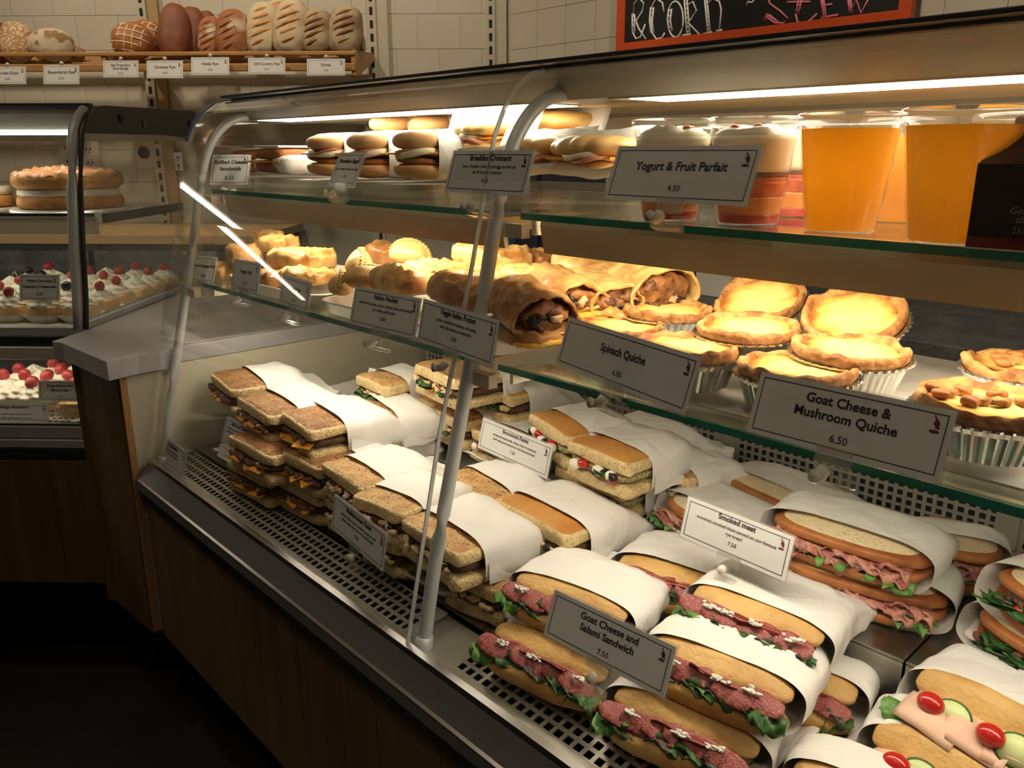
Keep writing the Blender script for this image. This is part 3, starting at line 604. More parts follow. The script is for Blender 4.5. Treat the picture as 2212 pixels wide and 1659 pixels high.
for bl, br, tl, a, p, lb in (((-25, 183), (57, 181), (-25, 143), 'Harvest Grain', '4.25', 'below the seeded loaf'), ((93, 183), (172, 179), (93, 140), 'Bauernbrot Rye', '4.75', 'below the round country loaf'),
        ((222, 168), (300, 168), (222, 130), 'San Francisco\nSourdough', '4.25', 'below the loaf with a floury grid'), ((316, 170), (396, 167), (316, 130), 'Caraway Rye', '4.75', 'below the plain brown loaves'),
        ((412, 163), (496, 162), (412, 123), 'Heide Rye', '4.50', 'below the flour dusted brown loaves'), ((535, 161), (617, 161), (535, 124), 'Old Country Rye', '4.75', 'below the tall pale slashed loaves'), ((662, 164), (746, 163), (662, 126), 'Sovital', '4.75', 'at the end of the bread shelf')):
    dbl = '\n' in a
    sign(bl, br, tl, None, ((a, .62, .21 if dbl else .22, .015), (p, .24 if dbl else .30, .16, 0)), 'price card reading %s %s' % (a.replace('\n', ' '), lb), BG, pt=3.012, stand='rail')

# ---------------------------------------------------------------- food builders
def sleeve(w, y0b, y0t, y1, h0, h1, zb0=0., zb1=0., seed=0., n=48, m=18, ex=.5, pad=.005, narrow=.10, drop=0., cr=.004):
    mb = MB()
    def g(u, v):
        a = u * 2 * math.pi; t = v; q_ = max(0., (t - .42) / .58); st = q_ * q_ * (3 - 2 * q_)
        cx = spow(math.cos(a), ex); sz = spow(math.sin(a), ex)
        hh = h0 + (h1 - h0) * st; zb = zb0 + (zb1 - zb0) * st
        hw = (w / 2 + pad) * (1 - narrow * t * t)
        zr = (1 + sz) / 2
        y0 = y0b + (y0t - y0b) * zr
        if t > .97: y1x = y1 + .004 * math.sin(a * 7 + seed)
        else: y1x = y1
        p = Vector((w / 2 + hw * cx, y0 + (y1x - y0) * t, zb + hh * zr - drop * t * t))
        k = cr * (.25 + 1.2 * t)
        p += Vector((cx, 0, sz)) * (k * (nz(p, 16, seed) + .42) + k * .8 * (abs(nz((p.x + p.y * .6, p.y * .5, p.z), 34, seed + 3)) - .2))
        return tuple(p)
    return mb.grid(g, n, m, True)
def ribbon(L, wd, seed, amp=.008, fr=60., n=46, m=5, droop=.0, thick=0.):
    """ruffled sheet along x, width in y; outer edge ruffles most"""
    mb = MB()
    def g(u, v):
        x = u * L; e = v; k = amp * e
        z = k * math.sin(x * fr * 2 * math.pi * .16 + seed) + k * 1.6 * nz((x, e, 0), fr, seed) - droop * e * e
        y = -wd * e + k * .8 * nz((x, e, 5), fr * 1.3, seed) + k * .6 * math.cos(x * fr + seed)
        return (x + k * .6 * nz((x, e, 9), fr, seed), y, z + .5 * amp * nz((x, 0, 2), 18, seed))
    return mb.grid(g, n, m)
def leafmesh(L, wd, seed, curl=.3):
    mb = MB()
    def g(u, v):
        t = u; s = (v - .5) * 2; hw = wd * math.sin(math.pi * min(.999, t ** .8)) ** .6
        return (t * L, s * hw * (1 + .12 * math.sin(t * 17 + seed)), curl * L * (t - t * t) + .15 * wd * abs(s) + .003 * math.sin(t * 9 + seed))
    return mb.grid(g, 12, 5)
def disc(r, th, n=20, M_=None, wob=0., seed=0.):
    mb = MB(); return mb.lathe([(0, -th / 2), (r * .98, -th / 2), (r, 0), (r * .98, th / 2), (0, th / 2)], n, M_, mod=(lambda a, k, rr, z: (rr * (1 + wob * math.sin(a * 2 + seed)), z + wob * r * math.sin(a * 3 + seed))) if wob else None)
UP = lambda n, c: n.z > .55
def bits(parent, spec, w, z, rnd, yb=0.):
    for name, cnt, m, size in spec:
        for i in range(cnt):
            x = w * (.10 + .80 * (i + rnd.uniform(.2, .8)) / cnt); y = yb + rnd.uniform(-.001, .006); zz = z + rnd.uniform(-.002, .004)
            mb = MB()
            if name == 'cheese_slice': mb.box(-size * 1.1, size * 1.1, -.010, .012, -.001, .001, T(x, y, zz - .004, rz=rnd.uniform(-.6, .6), rx=.3)); sm = False
            elif name in ('spinach_leaf', 'basil_leaf', 'arugula_leaf'): mb = leafmesh(size * 2.2, size * .8, rnd.random() * 9); mb.v = [tuple(T(x, y + .004, zz, rz=rnd.uniform(-2.6, -.5), rx=rnd.uniform(-.6, .6)) @ Vector(q)) for q in mb.v]; sm = True
            elif name == 'tomato_half': mb.sq((x, y, zz), (size, size * .7, size * .62), .9, .9, 16, 10); sm = True
            elif name in ('meat_strip', 'chicken_piece'): mb.sq((0, 0, 0), (size * 1.6, size * .6, size * .45), .8, .8, 18, 10, amp=size * .55, fr=90, seed=i * 3.1 + rnd.random() * 9, M=T(x, y, zz, rz=rnd.uniform(-.4, .4), ry=rnd.uniform(-.3, .3))); sm = True
            else: mb.sq((x, y, zz), (size, size * .85, size * .85), .9, .9, 14, 9, amp=size * .25 if name in ('chicken_piece', 'olive_piece') else 0, fr=120, seed=i); sm = True
            mb.obj(name, m, parent, sm)
KIND = dict(
 steak=(('meat_strip', 7, 'meat', .0085), ('cheese_slice', 3, 'cheddar', .016), ('onion_strip', 2, 'egg', .005)),
 curry=(('chicken_piece', 6, 'chick', .008), ('spinach_leaf', 3, 'leaf', .011), ('meat_strip', 4, 'core', .007), ('cheese_slice', 1, 'cheddar', .013)),
 med=(('olive_piece', 3, 'olive', .0055), ('chicken_piece', 5, 'chick', .007), ('tomato_half', 1, 'pepper', .006), ('cheese_piece', 2, 'feta', .005)),
 bocc=(('mozzarella_ball', 3, 'mozz', .0095), ('tomato_half', 2, 'tomato', .0110), ('olive_piece', 3, 'olive', .0075), ('basil_leaf', 1, 'leaf', .009)),
)
def focaccia(lab, group, P, Q, zt, kind, D=.19, h=.061, ex=.045, w=None, rot=None, seed=1, droop=.0, hf=.5, pl=None, bread=True, tail=True):
    a = at_z(*P, zt); b = at_z(*Q, zt); d = b - a
    rz = math.atan2(d.y, d.x) if rot is None else rot; W = min(max(d.length, .10), .165) if w is None else w
    rnd = random.Random(seed); r = empty('wrapped_panini', (a.x, a.y, zt - h), rz, lab, 'sandwich', group)
    hb = h * .37; ht = h * .41; gap = h - hb - ht; pl = pl or (D - ex); bd = (ex + .46 * pl) / 2; ccm = M['crusts'] if kind == 'steak' else (M['cruso'] if seed in (38, 39, 44, 41, 42, 22) else M['crust'])
    mats = [M['crumb'], ccm]
    bend = lambda k: (lambda p: (p.x, p.y, p.z + k * (p.x / W) ** 2 - .004 * (1 if p.z > 0 else 0) * (p.x / (W / 2)) ** 2))
    MB().sq((W / 2, bd, hb / 2), (W / 2, bd, hb / 2), .30, .20, 48, 14, .003, 45, seed, fn=bend(0)).obj('bread_base', mats, r)
    MB().sq((W / 2, bd, h - ht / 2), (W / 2, bd, ht / 2), .30, .20, 48, 18, .003, 45, seed + 4, fn=bend(-.0), vc=lambda v: v > .68).obj('bread_top', mats, r)
    MB().sq((W / 2, bd + .001, hb + gap / 2), (W / 2 - .003, bd - .002, gap * .62), .5, .3, 36, 8, .003, 120, seed + 2).obj('filling', M['core'] if kind != 'bocc' else M['pesto'], r)
    bits(r, [(n, max(1, int(round(c * W / .14))), M[m], s) for n, c, m, s in KIND[kind]], W, hb + gap / 2, rnd, -.003)
    mb = sleeve(W, ex + .004, ex, ex + pl, h + .008, .012, -.004, .002, seed * 1.37, drop=droop, cr=.0075)
    pa = mb.obj('paper_sleeve', M['paper'], r)
    if tail:   # loose flap folded back along the side of the bag
        def g(u, v): return (W + .0075 - .003 * u + .0015 * math.sin(u * 6 + seed), ex + .006 + u * pl * .5, .002 - droop * u * u + h * .5 * v * (1 - .8 * u) + .002 * math.sin(9 * u + seed))
        MB().grid(g, 12, 4).obj('paper_flap', M['paper'], pa)
    return r

def salami_fill(r, L, y, z, rnd, tilt=.5):
    n = max(3, int(L / .026))
    for i in range(n):
        x = (L - .040) * i / max(n - 1, 1); sd = rnd.random() * 20
        def g(u, v, sd=sd):
            q = (v - .5) * 2; e = math.sqrt(max(0, 1 - (u * 2 - 1) ** 2)) ** .6; fold = max(0, -q) ** 2
            return (u * .044, q * .0155 * e, .0016 * math.sin(u * 11 + sd) - .004 * fold + .0022 * math.sin(u * 26 + sd) * fold)
        MB().grid(g, 26, 9, M=T(x, y + rnd.uniform(-.003, .003), z + rnd.uniform(0, .002), rz=rnd.uniform(-.22, .22), rx=tilt + rnd.uniform(-.2, .2), ry=rnd.uniform(.10, .24))).obj('salami_slice', M['salami'], r, True, solid=.0013)
def lettuce(r, L, y, z, seed, x0=0., m='leaf', wd=.022, amp=.009, droop=.014, name='lettuce'):
    mb = ribbon(L, wd, seed, amp, 120, n=int(L * 700) + 10, m=7, droop=droop); mb.v = [(a + x0, b + y, c + z) for a, b, c in mb.v]; return mb.obj(name, M[m], r, True, solid=.0006)
def baguette(lab, group, P, Q, zt, seed, L=None, rot=None, fill='salami', ex=.05, D=.25, open_=.50, hh=.068, drop=.0, wrap=True, topm='bag', cheese=3):
    a = at_z(*P, zt); b = at_z(*Q, zt); d = b - a; L = (L or d.length) * 1.06; rz = math.atan2(d.y, d.x) if rot is None else rot
    a = a + Vector((math.sin(rz), -math.cos(rz), 0)) * .026
    sy, sz = (.80, .72) if fill == 'salami' else (.95, .85)
    rnd = random.Random(seed); r = empty('baguette_sandwich', (a.x, a.y, zt - hh * sz), rz, lab, 'sandwich', group); r.scale = (1, sy, sz)
    taper = lambda k: (lambda p: (p.x, p.y * (1 - k * (2 * p.x / L) ** 4), p.z * (1 - k * (2 * p.x / L) ** 4)))
    MB().sq((L / 2, .022, .020), (L / 2, .030, .020), .8, .55, 44, 18, .002, 30, seed, fn=taper(.25), vc=lambda v: v > .76).obj('bread_base', [M['bag'], M['bagc']], r)
    MB().sq((0, 0, 0), (L / 2 * .97, .024, .0125), .8, .55, 44, 18, .002, 30, seed + 5, M=T(L / 2, .046, hh - .016, rx=open_), fn=taper(.28), vc=lambda v: v < .2).obj('bread_top', [M[topm], M['bagc']], r)
    zf = .041
    MB().sq((L / 2, .030, zf), (L / 2 - .008, .026, .010), .7, .6, 34, 10, .004, 70, seed + 8).obj('filling', M['leafd'] if fill == 'salami' else M['turkey'], r)
    if fill == 'salami':
        lettuce(r, L * .94, .014, zf + .000, seed, L * .03, 'leafd', .018, .006, .004); lettuce(r, L * .24, .012, zf - .001, seed + 3, L * -.02, 'lamb', .020, .010, .008); lettuce(r, L * .26, .012, zf - .002, seed + 6, L * .76, 'leaf', .022, .011, .010)
        lettuce(r, L * .22, .010, zf, seed + 11, L * .34, 'lamb', .014, .007, .008); lettuce(r, L * .3, .013, zf + .003, seed + 12, L * .5, 'leaf', .016, .008, .006)
        salami_fill(r, L * .96, .012, zf + .012, rnd)
        mb = ribbon(L * .40, .007, seed, .005, 50, n=30, m=3); mb.v = [(q[0] + L * .34, q[1] + .020, q[2] + zf + .016) for q in mb.v]; mb.obj('pepper_strip', M['pepper'], r, True, solid=.0015)
        for i in range(cheese):
            x = L * (.2 + .62 * i / max(cheese - 1, 1)) + rnd.uniform(-.01, .01); mb = MB()
            for k in range(18): mb.sq((0, 0, 0), (rnd.uniform(.0014, .0036), rnd.uniform(.0014, .003), rnd.uniform(.0012, .0022)), .8, .8, 8, 5, .0014, 300, k, M=T(x + rnd.gauss(0, .0045), .013 + rnd.gauss(0, .0022), zf + .0185 + rnd.gauss(0, .0012)))
            tag(mb.obj('goat_cheese', M['feta'], r), kind='stuff')
    else:
        lettuce(r, L * .5, .006, zf - .004, seed, -.006, 'lamb', .018, .007)
        for i in range(4):
            def g(u, v, i=i): return (u * .06, (v - .5) * .036, .004 * math.sin(u * 4 + i) + .003 * math.sin(v * 3))
            MB().grid(g, 12, 6, M=T(.010 + i * L * .22, .004 + .002 * i, zf + .002 * (i % 2), rz=-.15 + .1 * i, rx=.55)).obj('turkey_slice', M['turkey'] if fill != 'mixed' or i % 2 else M['cheddar'], r, True, solid=.0016)
        for x in (.30, .62):
            c = disc(.017, .003, 24, T(L * x, .010, zf + .010, rx=1.0, rz=.2)).obj('cucumber_slice', M['cuke'], r)
            MB().lathe([(.0165, -.0017), (.0182, -.0017), (.0182, .0017), (.0165, .0017)], 24, T(L * x, .010, zf + .010, rx=1.0, rz=.2)).obj('cucumber_rind', M['cukes'], c)
        for x in (.19, .50, .83): MB().sq((L * x, .008, zf + .014), (.0130, .0115, .0125), 1, 1, 20, 14).obj('cherry_tomato', M['tomato'], r)
    if wrap:
        mb = sleeve(L, .020, .054, D, hh + .007, .012, -.004, .003, seed * 2.1, n=64, pad=.010, ex=.62, drop=drop, cr=.009, narrow=.14)
        pa = mb.obj('paper_sleeve', M['paper'], r)
    return r
def ryesand(lab, group, P, Q, zt, seed, L=None, rot=None, fill='smoked', D=.19, hh=.046, wrap=True, ex=.012, dw=.055):
    a = at_z(*P, zt); b = at_z(*Q, zt); d = b - a; L = L or d.length; rz = math.atan2(d.y, d.x) if rot is None else rot
    rnd = random.Random(seed); r = empty('rye_sandwich', (a.x, a.y, zt - hh), rz, lab, 'sandwich', group)
    cr = lambda n, c: abs(n.z) > .72
    tp = lambda p: (p.x, p.y * (1 - .35 * (2 * p.x / L) ** 4), p.z - .010 * (2 * p.x / L) ** 4 * (1 if p.z > -1 else 0))
    MB().sq((L / 2, dw, .008), (L / 2, dw, .0082), .5, .7, 44, 20, .0015, 40, seed, fn=lambda p: (p.x, p.y * (1 - .35 * (2 * p.x / L) ** 4), p.z + .008 * (2 * p.x / L) ** 4), vc=lambda v: v < .26 or v > .74).obj('bread_base', [M['ryec'], M['rye']], r)
    MB().sq((L / 2, dw, hh - .0085), (L / 2, dw, .0082), .5, .7, 44, 20, .0015, 40, seed + 3, fn=tp, vc=lambda v: v < .26 or v > .74).obj('bread_top', [M['ryec'], M['rye']], r)
    zf = hh * .5
    MB().sq((L / 2, dw + .004, zf), (L / 2 - .012, dw - .006, hh * .24), .6, .7, 34, 10, .004, 70, seed + 8).obj('filling', M['smoked'] if fill == 'smoked' else M['core'], r)
    if fill == 'smoked':
        for k in range(3):
            mb = ribbon(L * .88, .012, seed + k * 2.2, .0075, 95, n=110, m=6, droop=.004); mb.v = [(q[0] + L * .07, q[1] + .012, q[2] + zf - .001 + k * .0045) for q in mb.v]; mb.obj('meat_slice', M['smoked'], r, True, solid=.0014)
        for k in range(6):
            lf = leafmesh(.026, .0055, k + seed, .5); x = L * (.06 + .17 * k) + rnd.uniform(-.01, .01); mt = T(x, .008, zf - .010, rz=rnd.uniform(-1.8, -.2), rx=rnd.uniform(-.5, .2)); lf.v = [tuple(mt @ Vector(q)) for q in lf.v]; lf.obj('arugula_leaf', M['lamb'], r, True, solid=.0006)
        lettuce(r, L * .18, .012, zf - .004, seed, L * .80, 'lamb', .012, .006, .006); lettuce(r, L * .14, .012, zf - .004, seed + 1, L * .02, 'lamb', .012, .006, .006)
    else:
        bits(r, (('meat_strip', 6, M['meat'], .008), ('pepper_strip', 3, M['tomato'], .008), ('spinach_leaf', 5, M['leaf'], .013), ('mushroom_piece', 3, M['olive'], .008)), L, zf, rnd, .006)
    if wrap:
        mb = sleeve(L, ex, ex + .022, D, hh + .010, .010, -.003, .002, seed * 1.9, n=60, pad=.009, ex=.6, cr=.005, narrow=.10)
        mb.obj('paper_sleeve', M['paper'], r)
    return r
def platter(x0, x1, y0, y1, z, lab, group='white platters on the deck', m='tray'):
    cx, cy, a, b = (x0 + x1) / 2, (y0 + y1) / 2, (x1 - x0) / 2, (y1 - y0) / 2
    r = empty('serving_platter', (cx, cy, z), 0, lab, 'platter', group)
    prof = [(0, .0035), (.5, .0035), (.80, .0035), (.86, .006), (.93, .017), (.965, .021), (.99, .0205), (1., .018), (.985, .016), (.95, .0165), (.90, .004), (.84, .0), (.4, 0), (0, 0)]
    def g(u, v):
        k = min(int(round(v * (len(prof) - 1))), len(prof) - 1); s, zz = prof[k]; an = u * 2 * math.pi
        cx_, sy_ = spow(math.cos(an), .42), spow(math.sin(an), .42)
        cnr = (abs(math.cos(an) * math.sin(an)) * 2) ** 3
        wv = math.cos(an * 16) * .004 * (.3 + cnr) * max(0, s - .8) / .2
        return (cx_ * (a * s - (a - a * s) * 0 + wv), sy_ * (b * s + wv), zz + (abs(wv) * .5 - .001 * cnr) * (1 if zz > .015 else 0))
    MB().grid(g, 128, len(prof), True).obj('platter_body', M[m], r)
    return r
# ---------------------------------------------------------------- platters and sandwiches on the deck
ZF, ZB = -.6100, -.5365
platter(-1.585, -1.165, .605, .83, ZF, 'white platter under the steak and cheese stack')
platter(-1.120, -.735, .603, .832, ZF, 'white platter under the Mediterranean panini')
platter(-.700, -.300, .603, .832, ZF, 'white platter under the salami baguettes')
platter(-.275, .12, .60, .83, ZF, 'white platter under the turkey baguettes')
platter(-1.585, -1.165, .860, 1.17, ZB, 'white platter under the curry chicken panini')
platter(-1.125, -.745, .862, 1.165, ZB, 'white platter under the bocconcini panini')
platter(-.675, -.285, .878, 1.165, ZB, 'white platter under the smoked meat sandwiches')
platter(-.232, .16, .862, 1.165, ZB, 'white platter under the roast vegetable rye sandwiches')
A1, A2, A3 = ZF + .064, ZF + .120, ZF + .172
B1, B2, B3 = ZB + .064, ZB + .118, ZB + .168
g1 = 'steak and cheese panini'
focaccia('brown focaccia steak sandwich at the far end, topmost, beside the cream end panel', g1, (448, 800), (511, 852), A3, 'steak', seed=11, ex=.07, D=.22)
focaccia('topmost steak sandwich in the middle of its stack, dark speckled crust', g1, (504, 850), (590, 905), A3, 'steak', seed=12, ex=.06, D=.22)
focaccia('nearest topmost steak sandwich with cheddar hanging from its cut side', g1, (588, 875), (690, 945), A3, 'steak', seed=13, ex=.065, D=.22)
focaccia('lower steak sandwich directly under the nearest topmost one', g1, (592, 965), (690, 1012), A2, 'steak', seed=14, ex=.08, D=.19, tail=False)
focaccia('steak sandwich at the bottom corner of the white platter, cheese at its foot', g1, (585, 1020), (690, 1075), A1, 'steak', seed=15, ex=.08, D=.19, tail=False)
focaccia('steak sandwich in the second layer behind its price card', g1, (486, 935), (582, 985), A2, 'steak', seed=16, ex=.08, D=.19, tail=False)
focaccia('bottom layer steak sandwich half in shadow behind the price card', g1, (480, 985), (575, 1035), A1, 'steak', seed=17, ex=.08, D=.19, tail=False)
focaccia('golden steak sandwich behind the tall stack, in a wide paper bag', g1, (740, 856), (823, 919), A3 - .01, 'steak', seed=18, ex=.045, D=.17)
focaccia('flat wrapped steak sandwich under the golden one at the rear', g1, (735, 915), (820, 965), A2 - .01, 'steak', seed=19, ex=.03, D=.16)
g2 = 'curry chicken panini'
focaccia('topmost curry chicken sandwich with a long open cut side', g2, (888, 778), (990, 822), B3, 'curry', seed=21, ex=.09, D=.16, w=.16)
focaccia('curry chicken sandwich with a thin layered cut beside the middle post', g2, (1015, 822), (1068, 842), B2 + .01, 'curry', seed=22, ex=.04, D=.17, w=.12)
focaccia('curry chicken sandwich with spinach showing, low beside the middle post', g2, (915, 872), (985, 905), B1 + .015, 'curry', seed=23, ex=.05, D=.16, w=.13)
focaccia('small square curry chicken sandwich behind its price card', g2, (762, 805), (835, 835), B2, 'curry', seed=24, ex=.05, D=.17, w=.12)
focaccia('brown crusted curry chicken sandwich right of its price card', g2, (862, 842), (915, 862), B1 + .02, 'curry', seed=25, ex=.04, D=.15, w=.12)
focaccia('wrapped curry chicken sandwich at the far rear, mostly paper', g2, (1090, 815), (1130, 835), B1 + .02, 'curry', seed=26, ex=.01, D=.15, w=.12)
g3 = 'Mediterranean panini'
focaccia('Mediterranean panini nearest the steak stack, olives in its cut side', g3, (688, 994), (778, 1052), A2 + .012, 'med', seed=31, ex=.045, D=.21)
focaccia('middle Mediterranean panini behind its price card', g3, (752, 1062), (866, 1108), A2 + .006, 'med', seed=32, ex=.04, D=.21)
focaccia('nearest Mediterranean panini with a black olive, beside the middle post', g3, (856, 1112), (985, 1196), A2, 'med', seed=33, ex=.04, D=.21)
focaccia('bottom Mediterranean panini at the rounded corner of its platter', g3, (950, 1222), (1050, 1270), A1 - .003, 'med', seed=34, ex=.06, D=.17, w=.105, rot=.15, tail=False)
focaccia('lower Mediterranean panini beneath the one nearest the steak stack', g3, (692, 1065), (775, 1115), A1 + .004, 'med', seed=35, ex=.05, D=.17, tail=False)
focaccia('lower Mediterranean panini beneath the middle one', g3, (772, 1130), (862, 1180), A1 + .004, 'med', seed=36, ex=.05, D=.17, tail=False)
focaccia('second row Mediterranean panini with a pale speckled top behind the post', g3, (950, 1016), (1062, 1085), A2 - .004, 'med', seed=37, ex=.045, D=.19, w=.14)
focaccia('second row Mediterranean panini with a smooth orange crust', g3, (1064, 1072), (1222, 1156), A2, 'med', seed=38, ex=.04, D=.20)
focaccia('short Mediterranean panini peeping out under the smooth orange one', g3, (1135, 1168), (1208, 1205), A1, 'med', seed=39, ex=.03, D=.18, w=.10)
g4 = 'bocconcini panini'
focaccia('topmost bocconcini panini with cherry tomatoes and white cheese balls', g4, (1218, 945), (1356, 1000), B2 + .004, 'bocc', seed=41, ex=.045, D=.22)
focaccia('bocconcini panini directly under the topmost one', g4, (1191, 1000), (1352, 1058), B1 + .002, 'bocc', seed=42, ex=.04, D=.21)
focaccia('bocconcini panini partly behind its own price card', g4, (1010, 920), (1130, 965), B1 + .006, 'bocc', seed=43, ex=.045, D=.20, w=.14)
focaccia('bocconcini panini leaning back behind the price card, golden top', g4, (1137, 885), (1230, 945), B2 + .006, 'bocc', seed=44, ex=.04, D=.20, w=.14)
focaccia('bocconcini panini at the back of its platter, only white paper showing', g4, (1290, 905), (1400, 950), B2 - .002, 'bocc', seed=45, ex=.01, D=.17, w=.14)
focaccia('wrapped bocconcini panini beside the smoked meat platter, a red sliver at its side', g4, (1390, 985), (1470, 1020), B1 + .012, 'bocc', seed=46, ex=.02, D=.19, w=.10, rot=-.25)
g5 = 'smoked meat sandwiches'
ryesand('smoked meat sandwich behind its price card, rye slice propped up', g5, (1402, 1066), (1560, 1150), B1 - .010, 51, L=.19, rot=-.20, hh=.050)
ryesand('topmost smoked meat sandwich with thick pink meat along the front', g5, (1640, 1112), (1990, 1225), ZB + .098, 52, L=.190)
ryesand('smoked meat sandwich under the topmost one, greens falling onto the platter', g5, (1662, 1208), (1998, 1302), ZB + .051, 53, L=.195)
ryesand('smoked meat sandwich at the back beneath the perforated panel', g5, (1527, 1014), (1722, 1100), ZB + .060, 54, L=.21, rot=-.2, D=.17, hh=.05)
ryesand('short smoked meat sandwich at the far right rear of its platter', g5, (1955, 1172), (2110, 1198), ZB + .070, 55, L=.115, D=.13, hh=.060)
g6 = 'salami and goat cheese baguettes'
G1_, G2_ = ZF + .056, ZF + .102
baguette('upper salami baguette nearest the middle post, frilly lettuce at its tip', g6, (1105, 1236), (1335, 1322), G2_, 61, cheese=3)
baguette('lowest salami baguette near the post, lettuce spilling over the grille', g6, (1056, 1345), (1290, 1450), G1_, 62, D=.15, wrap=False)
baguette('salami baguette at the platter front right, lettuce bunch at its end', g6, (1315, 1486), (1620, 1610), G1_, 63, L=.155, D=.22)
baguette('salami baguette in the middle of the pile, right of its price card', g6, (1400, 1374), (1668, 1478), G2_, 64, L=.150, cheese=3)
baguette('salami baguette on top of the pile with a fanned row of salami', g6, (1488, 1262), (1760, 1368), G2_ + .020, 65, L=.150, cheese=4)
baguette('salami baguette furthest back in its pile with a smooth orange crust', g6, (1328, 1196), (1590, 1276), G2_ - .004, 66, L=.155, cheese=2, open_=.3)
baguette('flat wrapped salami baguette low at the right of the pile', g6, (1640, 1425), (1770, 1470), G1_, 67, L=.10, D=.16, cheese=1)
g7 = 'turkey baguettes'
baguette('turkey baguette with cherry tomatoes and a cucumber slice, open to the front', g7, (1962, 1446), (2235, 1586), ZF + .100, 71, L=.17, fill='turkey', topm='bag', D=.20, open_=1.0)
baguette('turkey and cheddar baguette nearest the camera, deep in its paper', g7, (1872, 1572), (2190, 1700), ZF + .066, 72, L=.17, rot=.10, fill='mixed', D=.17, open_=.9)
baguette('wrapped baguette cut by the lower edge of the photograph', g7, (1700, 1660), (1840, 1720), G1_, 73, L=.12, fill='turkey', D=.15)
g8 = 'roast vegetable rye sandwiches'
ryesand('topmost roast vegetable sandwich on rye with peppers and spinach', g8, (2108, 1225), (2260, 1310), ZB + .108, 81, L=.19, rot=-.30, fill='veg', hh=.052)
ryesand('lower roast vegetable rye sandwich resting on the white platter', g8, (2068, 1312), (2240, 1400), ZB + .056, 82, L=.20, rot=-.28, fill='veg', hh=.050)

# ---------------------------------------------------------------- quiches
def quiche(lab, px, py, wpx, zr, seed, tx=0., ty=0., rim=.059, y=None):
    c = at_z(px, py, zr) if y is None else at_y(px, py, y)
    r = empty('quiche', (0, 0, 0), 0, lab, 'quiche', 'quiches on the middle shelf'); r.matrix_world = Matrix.Translation(c) @ Matrix.Rotation(tx, 4, 'X') @ Matrix.Rotation(ty, 4, 'Y')
    fl = lambda a, k, rr, z: (rr * (1 + (.022 * math.cos(a * 44) if 1 < k < 7 else 0)), z)
    MB().lathe([(0, -.034), (.044, -.034), (.046, -.033), (.054, -.008), (rim - .001, -.003), (rim + .002, -.002), (rim + .002, 0), (rim - .003, -.001), (.052, -.006), (.044, -.031), (0, -.031)], 132, mod=fl).obj('foil_pan', M['foil'], r, False)
    def cm(a, k, rr, z):
        n_ = 1.4 * nz((math.cos(a) * .05, math.sin(a) * .05, k * .004), 75, seed); n2 = nz((math.cos(a) * .05, math.sin(a) * .05, 1), 24, seed)
        return rr + .0022 * n_ + .001 * n2, z + (.0035 * n_ + .004 * n2) * (1 if 1 < k < 7 else .2)
    MB().lathe([(.046, -.012), (.052, -.004), (.056, .001), (.0575, .006), (.055, .0105), (.051, .0105), (.0475, .007), (.045, .003)], 96, mod=cm).obj('pastry_crust', M['qcrust'], r)
    def g(u, v):
        a = u * 2 * math.pi; q = v * .0495
        return (q * math.cos(a), q * math.sin(a), .0065 + .002 * nz((q * math.cos(a), q * math.sin(a), 0), 55, seed) + .0012 * nz((q * math.cos(a), q * math.sin(a), 3), 130, seed))
    MB().grid(g, 60, 14, True).obj('egg_filling', M['quiche'], r)
    return r
QS = [('quiche at the back of the shelf beside the folded pastries, bright top', 1440, 678, 205, -.205, 1, 0, 0), ('quiche leaning up at the back, browned round its rim', 1641, 655, 220, None, 2, .42, 0, .925), ('large quiche leaning up beside the dark stone, thick brown rim', 1842, 690, 240, None, 3, .40, .05, .905),
      ('pale bright quiche in the middle of the pile', 1616, 716, 235, -.196, 4, .05, 0), ('bright quiche nearest the empty white paper', 1835, 765, 275, -.200, 5, .02, .03), ('dark rimmed quiche behind the Spinach Quiche card', 1480, 760, 250, -.208, 6, 0, 0),
      ('quiche low at the shelf front behind the upper edge of the Spinach Quiche card', 1335, 715, 220, -.216, 7, 0, 0), ('rough topped quiche behind the Goat Cheese and Mushroom card', 1720, 805, 300, -.212, 8, .0, 0)]
for q in QS: quiche(q[0], q[1], q[2], q[3], q[4], q[5], q[6], q[7], y=q[8] if len(q) > 8 else None)
for lab, px, py, zr, sd in (('mushroom quiche with brown mushrooms on top, nearest the camera', 2135, 885, -.208, 9), ('mushroom quiche at the rear, cut by the right edge of the photograph', 2215, 800, -.212, 10)):
    q = quiche(lab, px, py, 0, zr, sd); rnd = random.Random(sd)
    for i in range(11):
        a = rnd.uniform(0, 6.28); rr = rnd.uniform(.01, .046)
        MB().sq((rr * math.cos(a), rr * math.sin(a), .011), (.008, .005, .004), .8, .8, 12, 8, .002, 150, i).obj('mushroom_slice', M['qcrust'] if i % 2 else M['ryec'], q)
def papersheet(name, pts, lab):
    r = bpy.data.meshes.new(name)
    mb = MB(); (x0, x1, y0, y1, z) = pts
    mb.grid(lambda u, v: (x0 + (x1 - x0) * u, y0 + (y1 - y0) * v, z + .0012 + .0012 * math.sin(u * 5) * math.sin(v * 4) + .012 * max(0, v - .9) * 6), 16, 12)
    return tag(mb.obj(name, M['paper'], None, True, solid=.0004), lab, 'paper')
papersheet('liner_paper', (-.60, .12, .70, 1.03, -.2585), 'white liner paper under the quiches on the middle shelf')

